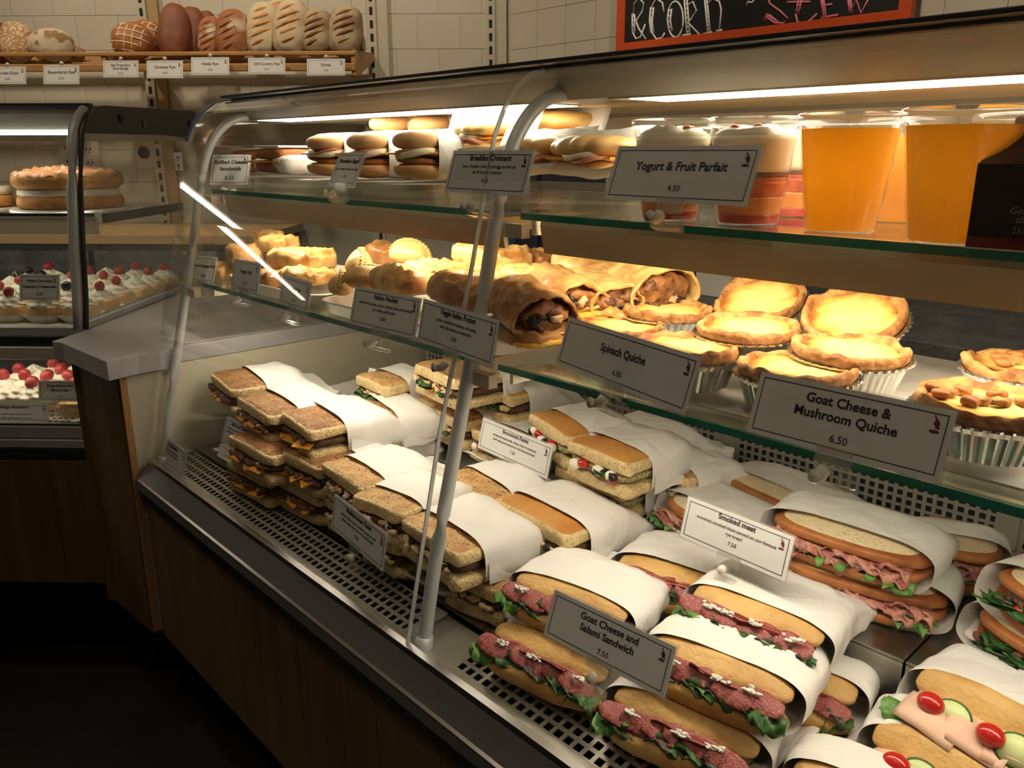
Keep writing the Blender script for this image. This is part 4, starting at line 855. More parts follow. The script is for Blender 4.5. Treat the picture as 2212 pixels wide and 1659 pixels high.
# ---------------------------------------------------------------- pastries on the middle shelf
def clear_tray(lab, x0, x1, y0, y1, z, h=.022, m='plastic'):
    r = empty('pastry_tray', ((x0 + x1) / 2, (y0 + y1) / 2, z), 0, lab, 'tray', 'plastic trays on the shelves')
    a, b = (x1 - x0) / 2, (y1 - y0) / 2; prof = [(0, .001), (.9, .001), (.93, .004), (.965, h - .002), (.985, h), (1., h - .001), (1., h - .003), (.975, h - .004), (.94, .0), (0, .0)]
    def g(u, v):
        k = min(int(round(v * (len(prof) - 1))), len(prof) - 1); s, zz = prof[k]; an = u * 2 * math.pi
        return (spow(math.cos(an), .3) * a * s, spow(math.sin(an), .3) * b * s, zz)
    MB().grid(g, 72, len(prof), True).obj('tray_body', M[m], r); return r
clear_tray('white platter under the sausage and veggie rolls', -1.58, -1.22, .675, .93, -.258, m='tray'); clear_tray('white platter under the Cornish pasties', -1.205, -.99, .672, .95, -.258, m='tray')
clear_tray('pale platter under the stacked Italian pockets', -.975, -.745, .668, .98, -.258, m='tray')
def puff(lab, px, py, y, L, wd, h, rz=0., tilt=0., seed=1, m='puff', cut=False, group='folded puff pastries', name='puff_pastry', roll=0.):
    c = at_y(px, py, y); r = empty(name, c, 0, lab, 'pastry', group); r.matrix_world = Matrix.Translation(c) @ Matrix.Rotation(rz, 4, 'Z') @ Matrix.Rotation(tilt, 4, 'Y') @ Matrix.Rotation(roll, 4, 'X')
    def f(p):
        k = p.x / (L / 2); rd = .0020 * math.sin(p.x * 330 + seed + p.y * 60) + .006 * nz(p, 32, seed) + .003 * abs(nz(p, 90, seed))
        return (p.x, p.y * (1 - .12 * k * k) + rd * .5, p.z * (1 - .15 * k * k) + rd * (1 if p.z > 0 else 0) + .003 * nz(p, 80, seed))
    if not cut: MB().sq((0, 0, 0), (L / 2, wd / 2, h / 2), .55, .45, 60, 30, .0025, 60, seed, fn=f).obj('pastry_body', M[m], r)
    else:
        mb = MB()
        def g(u, v, inner=False):
            a = u * 2 * math.pi; x = -L / 2 + L * v; k = math.sqrt(max(0., 1 - max(0, -(x + L * .2) / (L * .3)) ** 2)) if x < -L * .2 else 1
            fl = 1 + .10 * v
            y_ = spow(math.cos(a), .9) * wd / 2 * max(k, .03) * fl; z_ = spow(math.sin(a), 1.25 if math.sin(a) > 0 else .5) * h / 2 * max(k, .03) * fl * (1.15 if math.sin(a) > 0 else .55)
            rd = .0016 * math.sin(x * 340 + a * 2 + seed) + .005 * nz((x, y_, z_), 45, seed) + .003 * nz((x, y_, z_), 120, seed) * (.5 + v)
            return (x, y_ * (1 + rd * 12), z_ + rd)
        vs = 22
        mb.grid(g, 36, vs, True); mb.obj('pastry_body', M[m], r, True, solid=.004)
        MB().sq((L / 2 - .014, 0, h * .08), (.015, wd / 2 * .88, h / 2 * .74), 1., .8, 30, 18, .007, 75, seed).obj('filling', M['pfill'], r)
        rnd = random.Random(seed)
        for i in range(5): MB().sq((L / 2 - .002, rnd.uniform(-.3, .3) * wd, rnd.uniform(-.25, .25) * h), (.006, .010, .005), .9, .9, 14, 10, .006, 160, i + seed).obj('filling_piece', M[('olive', 'meat', 'core', 'chick', 'olive')[i]], r)
        MB().sq((L / 2 + .002, -wd * .1, -h / 2), (.010, wd * .42, .0045), .8, .8, 20, 8, .003, 150, seed + 2).obj('crumb_edge', M['crumble'], r)
    return r
pg = 'sausage and veggie rolls'
puff('ridged veggie roll standing highest at the far end of the middle shelf', 575, 520, .84, .085, .07, .042, -.1, -.12, 1, group=pg, name='pastry_roll')
puff('pale veggie roll resting beside the highest one', 603, 527, .80, .10, .06, .032, .1, 0, 2, group=pg, name='pastry_roll')
puff('folded sausage roll with dark slits behind the Sausage Roll card', 528, 552, .76, .09, .07, .045, -.15, .1, 3, group=pg, name='pastry_roll')
puff('low sausage roll half hidden between the two small price cards', 480, 585, .73, .08, .06, .036, 0, 0, 4, group=pg, name='pastry_roll')
puff('longest golden roll lying across its platter', 650, 562, .765, .155, .075, .045, .20, -.03, 5, group=pg, name='pastry_roll')
puff('golden roll under the longest one', 668, 595, .745, .13, .07, .028, .15, 0, 6, group=pg, name='pastry_roll')
puff('dark brown roll end behind the Veggie Roll card', 590, 603, .715, .09, .06, .034, -.1, 0, 7, m='puffd', group=pg, name='pastry_roll')
def pasty(lab, px, py, y, s, rz=0., rx=0., seed=1):
    c = at_y(px, py, y); r = empty('cornish_pasty', c, 0, lab, 'pastry', 'Cornish pasties'); r.matrix_world = Matrix.Translation(c) @ Matrix.Rotation(rz, 4, 'Z') @ Matrix.Rotation(rx, 4, 'X')
    MB().sq((0, 0, 0), (s, s * .52, s * .62), .85, .9, 40, 24, .002, 40, seed, fn=lambda p: (p.x, p.y * (1 - .35 * max(0, p.z / (s * .62))), p.z if p.z > 0 else p.z * .55)).obj('pastry_body', M['pasty'], r)
    mb = MB(); n = 90
    def g(u, v):
        a = math.pi * (1.08 * u - .04); rr = s * (1.0 + .10 * v); cr = .003 * math.sin(u * 110) * (.4 + v)
        return (-rr * math.cos(a), (v - .5) * .004 + cr, max(-.35 * s, rr * .62 * math.sin(a)) )
    mb.grid(g, n, 4).obj('crimped_edge', M['pasty'], r, True, solid=.004); return r
pasty('large domed Cornish pasty with a crimped side', 778, 577, .74, .047, -.5, -.1, 1); pasty('brightly lit Cornish pasty standing at the back', 886, 553, .86, .046, .2, 0, 2)
pasty('brown Cornish pasty low at the front of its platter', 735, 618, .70, .040, -.6, -.2, 3); pasty('Cornish pasty showing its pale crimped rim beside the Italian Pocket card', 795, 606, .705, .040, .6, -.5, 4)
puff('brown pastry behind the two upright pasties', 835, 548, .92, .10, .06, .045, 0, 0, 8, m='puffd', group='Cornish pasties', name='cornish_pasty')
pg = 'folded Italian pockets'
puff('Italian pocket lying left of the middle post above its card', 868, 607, .705, .115, .075, .036, -.06, .03, 11, group=pg); puff('pale crusted Italian pocket behind the front row, near the bright pasty', 945, 588, .77, .13, .07, .030, .05, 0, 12, group=pg)
puff('dark glazed pocket behind the middle post', 1010, 632, .705, .13, .08, .045, -.15, .06, 13, m='puffd', group=pg)
puff('largest open pocket at the shelf front with dark filling and yellow crumbs', 1135, 662, .715, .12, .085, .052, -.30, .16, 14, m='puffd', cut=True, group=pg)
puff('flat burnt pocket at the bottom of the pile beside the post', 1120, 712, .705, .13, .09, .022, -.1, 0, 15, m='puffd', group=pg)
puff('brightest pocket at the back under the lamp', 1060, 556, .86, .145, .085, .045, -.06, .06, 16, group=pg); puff('flat pocket under the brightest one', 1075, 585, .85, .15, .08, .018, 0, 0, 17, group=pg)
puff('pocket with an open dark end in the middle of the pile', 1205, 622, .79, .13, .075, .036, -.30, .14, 18, cut=True, group=pg); puff('smooth pale pocket between the bright one and the open ones', 1160, 600, .83, .13, .07, .030, -.1, .05, 19, group=pg)
puff('open pocket with stringy meat filling under the largest croissant shaped one', 1285, 628, .84, .12, .075, .038, -.30, .14, 20, cut=True, group=pg)
puff('ridged golden pocket high at the back of the pile', 1275, 592, .90, .14, .085, .060, -.25, .14, 21, group=pg); puff('open ended pocket at the right end of the pile, ham inside', 1390, 618, .905, .11, .10, .062, -.30, .12, 22, cut=True, group=pg)
puff('yellow edged pocket end lying flat before the first quiche', 1300, 662, .83, .12, .06, .014, -.1, .05, 23, m='puff', group=pg); puff('dark pocket tucked under the pile at the back', 1150, 562, .92, .10, .06, .035, 0, 0, 24, m='puffd', group=pg)

# ---------------------------------------------------------------- upper shelf
clear_tray('long clear tray carrying the bagels and grilled sandwiches', -1.61, -1.0, .74, .98, -.0722, .026); clear_tray('clear tray carrying the croissants', -.975, -.60, .745, .98, -.0722, .026)
box('tray_floor', -1.58, -1.03, .76, .96, -.058, -.050, M['traym'])['kind'] = 'structure'
bpy.data.objects['tray_floor'].name = 'shelf_liner'; L_ = bpy.data.objects['shelf_liner']; del L_['kind']; tag(L_, 'brown liner board inside the long clear tray', 'liner')
def bagel(lab, px, py, y, s, seed, bright=0, rz=0.):
    s *= 1.22; px += 6; c = at_y(px, py, y); r = empty('breakfast_bagel', c, rz, lab, 'sandwich', 'breakfast bagels')
    MB().sq((0, 0, s * .34), (s, s, s * .34), .75, 1, 36, 18, .0015, 30, seed, fn=lambda p: (p.x, p.y, p.z * (1 if p.z < 0 else .6))).obj('bun_base', M['bun'], r)
    disc(s * .93, .007, 28, T(0, 0, s * .64, ry=.1), .03, seed).obj('sausage_patty', M['toast'], r)
    disc(s * .98, .009, 28, T(.002, -.002, s * .80, ry=-.08), .05, seed).obj('egg_patty', M['egg'], r)
    MB().box(-s * .85, s * .85, -s * .85, s * .85, -.0012, .0012, T(0, -.004, s * .95, rz=.6, rx=.14)).obj('cheese_slice', M['cheddar'], r, False)
    disc(s * .95, .004, 28, T(0, -.002, s * 1.02, rx=.15), .06, seed + 2).obj('ham_slice', M['ham'], r)
    MB().sq((0, .004, s * 1.28), (s, s, s * .32), .8, 1, 36, 18, .0015, 30, seed + 1, M=T(rx=.10, ry=.06)).obj('bun_top', M['bun'], r)
    mb = sleeve(2 * s, 0, 0, s * 2.6, s * 1.62, .02, 0, 0, seed, 36, 10, .8, .003); mb.v = [tuple(T(-s, -s * .1, 0) @ T(2 * s, 0, 0, rz=-.5) @ T(-2 * s + .006, 0, 0) @ Vector(q)) for q in mb.v]; mb.obj('paper_sleeve', M['paper'], r)
    return r
bagel('breakfast bagel nearest the grilled cheese, a cheddar corner sticking out', 716, 380, .80, .038, 1); bagel('middle breakfast bagel behind the turned price card', 806, 384, .79, .038, 2); bagel('breakfast bagel nearest the croissants', 908, 386, .78, .037, 3)
bagel('brightly lit bagel top in the back row', 848, 338, .91, .038, 4); bagel('brightly lit bagel in the back row beside the croissant paper', 935, 340, .92, .037, 5)
def grilled(lab, px, py, y, rz, seed):
    c = at_y(px, py, y); r = empty('grilled_cheese_sandwich', c, rz, lab, 'sandwich', 'grilled cheese sandwiches')
    for k, z in (('bread_base', .011), ('bread_top', .036)): MB().sq((0, 0, z), (.052, .04, .0105), .4, .35, 36, 12, .0015, 50, seed + z).obj(k, M['toast'], r)
    MB().box(-.053, .05, -.046, .038, -.0014, .0014, T(0, 0, .0235, rz=.08, rx=.05)).obj('cheese_slice', M['cheddar'], r, False)
    MB().box(-.045, .048, -.038, .038, 0, .004, T(0, 0, .0475)).obj('pale_crumb_top', M['paper'], r, False, bevel=.001)
    MB().sq((.042, .01, .016), (.03, .05, .018), .5, .5, 24, 10, .003, 50, seed).obj('paper_napkin', M['paper'], r); return r
grilled('grilled cheese sandwich in front, orange slice between brown bread', 614, 373, .80, .05, 1); grilled('grilled cheese sandwich behind, next to its price card', 562, 372, .86, .2, 2)
def croissant(lab, px, py, y, s, rz, seed, tilt=0.):
    c = at_y(px, py, y); r = empty('breakfast_croissant', c, 0, lab, 'sandwich', 'breakfast croissants'); r.matrix_world = Matrix.Translation(c) @ Matrix.Rotation(rz, 4, 'Z') @ Matrix.Rotation(tilt, 4, 'X')
    for nm, z0, hh in (('croissant_base', .010, .010), ('croissant_top', .033, .015)):
        def g(u, v, z0=z0, hh=hh):
            a = u * 2 * math.pi; t = v * 2 - 1; k = math.sqrt(max(0, 1 - t * t)) ** .8; rg = 1 + .10 * abs(math.sin(v * 15))
            return (t * s, -.016 * t * t * -1 + math.cos(a) * .036 * k * rg, z0 + math.sin(a) * hh * k * rg)
        MB().grid(g, 24, 44, True).obj(nm, M['pasty'], r)
    MB().box(-s * .7, s * .7, -.034, .03, -.0015, .0015, T(0, 0, .0205, rz=.1)).obj('cheese_slice', M['cheddar'], r, False)
    disc(.036, .007, 26, T(.0, -.004, .023), .06, seed).obj('egg_patty', M['egg'], r); disc(.037, .004, 26, T(.012, -.004, .018), .08, seed).obj('ham_slice', M['ham'], r)
    def p(u, v): q = v - .45; return ((u - .5) * s * 2.7, .055 * q * 1.3 - .012, -.004 + (.075 * abs(q) ** 1.2 * 1.6 if q > 0 else .016 * abs(q) ** 1.2 * 2) + .010 * abs(u - .5) + .004 * nz((u, v, 0), 5, seed))
    MB().grid(p, 18, 14).obj('paper_wrap', M['paper'], r, True, solid=.0005); return r
croissant('croissant sandwich high in a white paper, left of the middle post', 1050, 326, .84, .080, -.05, 1, .1); croissant('bright croissant sandwich high behind the middle post', 1180, 312, .90, .078, .1, 2, .1)
croissant('croissant sandwich low behind the Breakfast Croissant card', 1160, 372, .80, .062, .05, 3); croissant('croissant sandwich in front of the parfait cups, folded egg showing', 1275, 378, .79, .066, .1, 4)
# cups
def cup(lab, px, py, y, kind, group, seed=0, s=1.):
    c = at_y(px, py, y); c.z = -.0722; r = empty('plastic_cup', c, 0, lab, 'cup', group)
    Rr = lambda z: (.0315 + (.0445 - .0315) * z / .100) * s
    outer = [(0, .0), (.030 * s, 0), (Rr(.002), .002)] + [(Rr(z / 1000) + (.0008 if z % 30 < 6 else 0), z / 1000) for z in range(6, 99, 6)] + [(.0455 * s, .098), (.0475 * s, .0985), (.0475 * s, .1045), (.0455 * s, .106), (.040 * s, .1055), (0, .1050)]
    MB().lathe(outer, 48).obj('cup_shell', M['cup'], r)
    def fillp(z0, z1, m, nm, wav=0.):
        n = 8; pr_ = [(0, z0)] + [(Rr(z0 + (z1 - z0) * i / n) - .0012, z0 + (z1 - z0) * i / n) for i in range(n + 1)] + [(0, z1)]
        md = (lambda a, k, rr, z: (rr, z + (wav * math.sin(a * 3 + seed) + wav * .7 * math.sin(a * 7 + seed)) * (1 if 0 < k < n + 2 and (k in (1, n + 1)) else 0))) if wav else None
        MB().lathe(pr_, 40, mod=md).obj(nm, m, r)
    if kind == 'juice':
        fillp(.002, .0925 if seed != 3 else .088, M['juice'], 'juice')
    else:
        fillp(.0015, .010, M['tomato'], 'berry_sauce'); fillp(.0102, .028, M['fruito'], 'peach_layer', .0); fillp(.0282, .043, M['fruit'], 'berry_layer'); fillp(.048 + .0, .052, M['granola'], 'granola_layer', .003); fillp(.0432, .0475, M['fruit'], 'berry_layer')
        fillp(.0525, .088, M['yog'], 'yogurt_layer', .0); MB().sq((0, 0, .088), (.036, .034, .010), .9, .9, 24, 12, .006, 50, seed).obj('yogurt_swirl', M['yog'], r)
        for k in range(4): MB().sq((.02 * math.cos(k * 1.7 + seed), .02 * math.sin(k * 1.7 + seed), .0955), (.006, .005, .004), 1, 1, 12, 8).obj('berry', M['fruit'], r)
    return r
cg = 'yogurt parfait cups'; jg = 'orange juice cups'
cup('yogurt parfait cup nearest the croissants, behind the price card', 1445, 470, .755, 'p', cg, 1, .96); cup('yogurt parfait cup beside the first juice cup, fruit showing past the price card', 1614, 485, .770, 'p', cg, 2, .99)
cup('yogurt parfait cup in the second row, seen between parfait and juice', 1725, 450, .90, 'p', cg, 5, .95)
cup('orange juice cup with a clear flat lid, second from the carton', 1812, 500, .755, 'juice', jg, 1, 1.0); cup('orange juice cup directly beside the dark milk carton', 2052, 515, .726, 'juice', jg, 2, 1.04)
cup('orange juice cup in the second row, glowing between two others', 1935, 480, .90, 'juice', jg, 3, 1.0); cup('orange juice cup in the second row behind the milk carton', 2185, 500, .87, 'juice', jg, 4, 1.0)
# carton
c = at_y(2084, 537, .690); r = empty('milk_carton', (c.x, c.y, -.0722), .04, 'dark gable top chocolate milk carton cut by the right edge of the photograph', 'carton')
s = .066; hb = .0635; hr = .022
MB().box(0, s, 0, s, .001, .010).obj('red_base_band', M['cartonr'], r, False); MB().box(0, s, 0, s, .010, hb).obj('carton_body', M['carton'], r, False)
MB().add([(0, 0, hb), (s, 0, hb), (s, s, hb), (0, s, hb), (.012, s * .47, hb + hr), (s - .003, s * .47, hb + hr), (s - .003, s * .53, hb + hr), (.012, s * .53, hb + hr)], [(0, 1, 5, 4), (2, 3, 7, 6), (1, 2, 6, 5), (3, 0, 4, 7), (4, 5, 6, 7), (3, 2, 1, 0)]).obj('gable_roof', M['carton'], r, False)
MB().box(.012, s - .003, s * .47, s * .53, hb + hr, hb + hr + .013).obj('top_fin', M['cartonw'], r, False, bevel=.002)
MB().box(-.0006, s + .0006, -.0006, .001, .0, .0012).obj('bottom_fold', M['cartonw'], r, False)
fr = Matrix(((1, 0, 0, 0), (0, 0, -1, 0), (0, 1, 0, 0), (0, 0, 0, 1)))
def ctext(s_, size, x, z, m, y=-.0004, rx=math.pi / 2, bold=0., shear=0., name='lettering'):
    o = text(s_, size, (x, y, z), r, m, bold, align='LEFT', shear=shear); o.rotation_euler = (rx, 0, 0)
ctext('Get back in', .0072, .026, .030, M['pgrey'], shear=.3); ctext('the game', .0072, .031, .0235, M['pgrey'], shear=.3); ctext('237 mL', .0062, .030, .0155, M['pgrey']); ctext('1% M.F. PARTIALLY SKIMMED', .0040, .004, .0105, M['carton'], -.0006)
sl = math.atan2(hr, s * .47)
MB().add([(.040 + .014 * spow(math.cos(k * math.pi / 12), .7), .0055 * spow(math.sin(k * math.pi / 12), .7), .0004) for k in range(24)], [tuple(range(24))], T(0, s * .25, hb + hr * .53, rx=sl)).obj('oval_logo', M['green'], r, False)
ctext('IS', .0055, .036, hb + hr * .62, M['cartonw'], s * .28 - .0010, sl, .01); ctext('FA', .0055, .033, hb + hr * .40, M['cartonw'], s * .19 - .0012, sl, .01)
ctext('BEST BEF', .0036, .030, hb + hr + .006, M['ink'], s * .47 - .0004); 
MB().add([(.018, 0, .006), (.023, 0, .010), (.022, 0, .006), (.023, 0, .002)], [(0, 3, 2, 1)], T(0, s * .47 - .0004, hb + hr)).obj('arrow_mark', M['ink'], r, False)

# ---------------------------------------------------------------- cake case contents
p = at_z(112, 446, -.1398) ; p = LW(-1.185, 2.055, -.1398)
r = empty('sponge_cake', p, 0, 'tall sugared sponge cake with a thick cream layer in the cake case', 'cake')
disc(.14, .004, 48, T(0, 0, .002)).obj('cake_board', M['card'], r)
ns = lambda sd, am: (lambda a, k, rr, z: (rr * (1 + am * nz((math.cos(a) * .1, math.sin(a) * .1, z * 3), 35, sd)), z + (.010 * nz((rr * math.cos(a), rr * math.sin(a), 0), 60, sd) if z > .075 else 0)))
MB().lathe([(0, .004), (.112, .004), (.120, .008), (.122, .020), (.118, .034), (.0, .034)], 72, mod=ns(1, .03)).obj('sponge_base', M['sponge'], r)
MB().lathe([(0, .033), (.112, .033), (.116, .038), (.113, .043), (.116, .048), (.110, .053), (0, .053)], 72, mod=ns(2, .06)).obj('cream_layer', M['cream2'], r)
MB().lathe([(0, .054), (.116, .054), (.124, .060), (.127, .070), (.126, .080), (.120, .088)], 80, mod=ns(3, .03)).obj('sponge_top', M['sponge'], r)
MB().grid(lambda u, v: ((.124 * v) * math.cos(u * 6.2832), (.124 * v) * math.sin(u * 6.2832), .086 + .014 * (1 - v * v) + .014 * abs(nz((v * .12 * math.cos(u * 6.2832), v * .12 * math.sin(u * 6.2832), 0), 75, 3)) - (.006 if v > .97 else 0)), 90, 30, True).obj('sugared_top', M['sugar'], r)
r = empty('second_sponge_cake', LW(-1.47, 2.05, -.1398), 0, 'sponge cake cut by the left edge of the photograph', 'cake')
disc(.14, .004, 48, T(0, 0, .002)).obj('cake_board', M['card'], r)
MB().lathe([(0, .004), (.112, .004), (.122, .010), (.118, .034), (.0, .034)], 60, mod=ns(5, .03)).obj('sponge_base', M['sponge'], r); MB().lathe([(0, .034), (.114, .036), (.114, .056), (0, .058)], 60, mod=ns(6, .05)).obj('cream_layer', M['cream2'], r)
rme = None
def berry_mesh():
    mb = MB(); seeds = [Vector((math.cos(i * 2.4) * math.sqrt(1 - (1 - 2 * (i + .5) / 44) ** 2), math.sin(i * 2.4) * math.sqrt(1 - (1 - 2 * (i + .5) / 44) ** 2), 1 - 2 * (i + .5) / 44)) for i in range(44)]
    def g(u, v):
        a = u * 6.2832; b = (v - .5) * math.pi; d = Vector((math.cos(b) * math.cos(a), math.cos(b) * math.sin(a), math.sin(b))); q = max(d.dot(k) for k in seeds)
        rr = 1 + .9 * (q - .93); return (d.x * .011 * rr, d.y * .011 * rr, d.z * .0135 * rr)
    mb.grid(g, 36, 20, True); o = mb.obj('raspberry', M['rasp']); me = o.data; bpy.data.objects.remove(o); return me
rme = berry_mesh(); bme = rme.copy(); bme.materials.clear(); bme.materials.append(M['bbry'])
def swirl_mesh(R0, H0, name='cream_swirl', m='cream2'):
    mb = MB()
    def g(u, v):
        a = u * 6.2832; t = v; rr = R0 * (1 - t ** 1.6) * (1 + .16 * math.cos(7 * a + t * 9)) * (1 + .10 * math.sin(t * 16)); return (rr * math.cos(a), rr * math.sin(a), H0 * t)
    mb.grid(g, 56, 14, True); o = mb.obj(name, M[m]); me = o.data; bpy.data.objects.remove(o); return me
sw = swirl_mesh(.032, .030); sw2 = swirl_mesh(.036, .030)
def cheesecake(s_, t_, lab, k, berry=True, mint=False):
    r = empty('raspberry_cheesecake', LW(s_, t_, -.3862), math.pi / 4 + R.uniform(-.1, .1), lab, 'cake', 'small cheesecakes in rows in the cake case')
    def g(u, v): a = u * 6.2832; rr = .034 + .010 * v; return (spow(math.cos(a), .6) * rr * (1 + .05 * math.cos(a * 18) * v), spow(math.sin(a), .6) * rr * (1 + .05 * math.cos(a * 18) * v), .001 + .016 * v)
    MB().grid(g, 72, 4, True, capu=False).obj('paper_cup', M['paper'], r)
    MB().sq((0, 0, .020), (.033, .033, .019), .3, .4, 32, 14, .001, 50, k).obj('cheesecake_body', M['mint'] if mint else M['cbase'], r)
    o = link('cream_swirl', sw, r); o.location = (-.004, .002, .036)
    if berry: o = link('raspberry', rme if k % 7 else bme, r); o.location = (.0, -.002, .068); o.rotation_euler = (R.random(), R.random(), R.random())
    if k % 3 == 0: MB().tube([(.008, 0, .050), (.018, 0, .066), (.012, 0, .078), (.004, 0, .068)], .0012, 6).obj('chocolate_curl', M['card'], r)
rowname = {0: 'against the side glass', 1: 'in the second row from the side glass', 2: 'in the third row from the side glass', 3: 'in the row behind the price card', 4: 'at the left edge of the photograph'}
pos = ('in front', 'second from the front', 'third from the front', 'fourth from the front', 'fifth from the front', 'furthest back')
for i, s_ in enumerate((-1.082, -1.165, -1.25, -1.335, -1.42)):
    for j in range(6):
        cheesecake(s_ + (.004 if j % 2 else 0), 1.850 + .088 * j, ('small cream topped cheesecake %s, %s' % (rowname[i], pos[j])), i * 6 + j, berry=(i + j) % 4 != 3, mint=i >= 3)
# mousse cake on the lower deck
r = empty('mousse_cake', LW(-1.215, 1.905, -.6095), math.pi / 4, 'cream covered mousse cake with powdered raspberries low in the cake case', 'cake')
MB().box(-.16, .13, -.10, .16, .0, .004).obj('cake_board', M['card'], r, False); MB().box(-.15, .12, -.09, .15, .0045, .024).obj('mousse_base', M['cbase'], r, False, bevel=.003); MB().box(-.149, .119, -.089, .149, .0245, .038).obj('cream_layer', M['cream2'], r, False, bevel=.004)
for i in range(5):
    for j in range(4):
        x, y = -.125 + .056 * i, -.062 + .062 * j; o = link('cream_swirl', sw2, r); o.location = (x, y, .037); o.rotation_euler = (0, 0, i + j)
        if (i + j) % 2 == 0 or j == 1: o = link('raspberry', rme, r); o.location = (x, y, .070); o.scale = (1.25,) * 3; o.rotation_euler = (R.random(), R.random(), i)
r = empty('yellow_mousse_slice', LW(-1.085, 1.80, -.6095), math.pi / 4, 'yellow mousse cake slice right of the mousse cake card', 'cake')
MB().box(-.05, .03, -.02, .04, 0, .03).obj('mousse_body', M['crumb'], r, False, bevel=.002); MB().box(-.05, .03, -.02, .04, .0305, .036).obj('glaze', M['pasty'], r, False, bevel=.001)

# ---------------------------------------------------------------- bread shelf and loaves
r = empty('bread_shelf', LW(-1.9, 3.2, .28), math.pi / 4, 'slanted shelf of light wooden rails holding the loaves on the wall', 'shelf')
def bs(name, x0, x1, y0, y1, z0, z1, m='woodl', bevel=.003): o = MB().box(x0, x1, y0, y1, z0, z1).obj(name, M[m], r, False, False, bevel); o.matrix_parent_inverse = r.matrix_basis.inverted() @ LM; return o
for y0, z0 in ((3.045, .318), (3.045, .278), (3.12, .292), (3.19, .306), (3.26, .320), (3.33, .334)): bs('rail', -3.2, -.655, y0, y0 + (.020 if y0 > 3.05 else .014), z0 + (.012 if y0 < 3.05 and z0 > .3 else 0), z0 + .026)
for x in (-.670, -1.575, -2.5): 
    o = MB().prism([(3.05, .262), (3.08, .262), (3.395, .345), (3.395, .375), (3.062, .348), (3.05, .34)], x, x + .018).obj('end_bracket', M['woodl'], r, False, False, .002); o.matrix_parent_inverse = r.matrix_basis.inverted() @ LM
def loaf(lab, px, py, wpx, hpx, t, m, lean=.28, seed=1, rnd_=.75, roll=0.):
    c = at_t(px, py, t); sc = t / 1735.4 * 1.03; a, b = wpx * sc / 2, hpx * sc / 2
    r = empty('bread_loaf', c, 0, lab, 'bread', 'loaves on the wall shelf'); r.matrix_world = Matrix.Translation(c) @ Matrix.Rotation(math.pi / 4, 4, 'Z') @ Matrix.Rotation(-lean, 4, 'X') @ Matrix.Rotation(roll, 4, 'Y')
    MB().sq((0, 0, 0), (a, min(a, b) * .82, b), rnd_, .95, 36, 24, .004, 18, seed).obj('loaf_body', M[m], r)
    return r, a, b
def slashes(r, a, b, n, m, tilt=.5):
    for k in range(n):
        z = b * (-.72 + 1.44 * (k + .5) / n); w_ = a * .62 * math.sqrt(max(.15, 1 - (z / b) ** 2)); dpt = min(a, b) * .82
        pts = []
        for i in range(9):
            x = w_ * (i / 4 - 1); zz = z + x * tilt; q = max(0, 1 - (x / a) ** 2 - (zz / b) ** 2 * .9); pts.append((x, -dpt * math.sqrt(q) ** .9 + .001, zz))
        MB().tube(pts, [.0015 + .0055 * math.sin(math.pi * i / 8) for i in range(9)], 8).obj('slash', M[m], r)
loaf('brown loaf cut by the left edge of the photograph', -8, 92, 50, 80, 3.14, 'loaf1', seed=1)
loaf('upright seed covered loaf above the Harvest Grain card', 37, 92, 64, 78, 3.12, 'loaf5', seed=2)
loaf('round cracked country loaf dusted with flour', 112, 98, 90, 66, 3.11, 'loaf6', seed=3, rnd_=.95)
loaf('small brown loaf lying behind the round country loaf', 158, 116, 46, 28, 3.18, 'loaf2', seed=4)
for k, (lab, px, py, w_, h_, t_) in enumerate((('round sourdough loaf with a floury grid, in front', 286, 90, 82, 74, 3.11), ('round sourdough loaf with a floury grid, tucked behind the other', 318, 82, 66, 68, 3.20))):
    r, a, b = loaf(lab, px, py, w_, h_, t_, 'sour', seed=5 + k, rnd_=.95)
    d_ = min(a, b) * .82
    for vert in (0, 1):
        for i in range(-2, 3):
            pts = []
            for j in range(13):
                q = (j / 6 - 1) * .93; o_ = i * .34; x, z = (o_, q) if vert else (q, o_)
                x, z = x + .25 * z * (.5 if vert else 0), z - .2 * x
                rr = x * x + z * z
                if rr < .96: pts.append((x * a, -d_ * math.sqrt(1 - rr) - .0005, z * b))
            if len(pts) > 2: MB().tube(pts, .0028, 6).obj('flour_line', M['flour'], r)
loaf('tall plain brown rye loaf nearest the sourdough', 376, 70, 60, 108, 3.11, 'loaf1', seed=8); loaf('plain brown rye loaf tucked behind the tall one', 416, 72, 52, 102, 3.18, 'loaf1', seed=9); loaf('plain brown rye loaf furthest behind, touching the flour dusted ones', 446, 76, 44, 96, 3.24, 'loaf1', seed=10)
for lab, px, py, w_, h_, m in (('shorter flour dusted brown loaf', 455, 83, 52, 84, 'loaf2'), ('flour dusted brown loaf beside the pale slashed ones', 503, 75, 64, 98, 'loaf2')):
    r, a, b = loaf(lab, px, py, w_, h_, 3.11 if px > 480 else 3.14, m, seed=int(px)); slashes(r, a, b, 5, 'loaf2')
for lab, px, py, w_, h_, t_, m in (('tall pale slashed country loaf left of its twin', 570, 66, 68, 108, 3.13, 'loaf3'), ('country loaf peeping over the two tall pale ones', 602, 40, 56, 70, 3.22, 'loaf3'), ('tallest pale country loaf with clean slashes', 630, 62, 72, 112, 3.10, 'loaf3'),
        ('smaller dark slashed loaf right of the pale ones', 684, 72, 66, 90, 3.11, 'loaf4'), ('dark slashed loaf at the end of the row', 747, 69, 68, 98, 3.11, 'loaf4')):
    r, a, b = loaf(lab, px, py, w_, h_, t_, m, seed=int(px), roll=.08); slashes(r, a, b, 5, 'sponge' if m == 'loaf3' else 'loaf1')
loaf('small dark loaf end behind the last slashed loaf', 774, 94, 30, 42, 3.20, 'loaf4', seed=20)

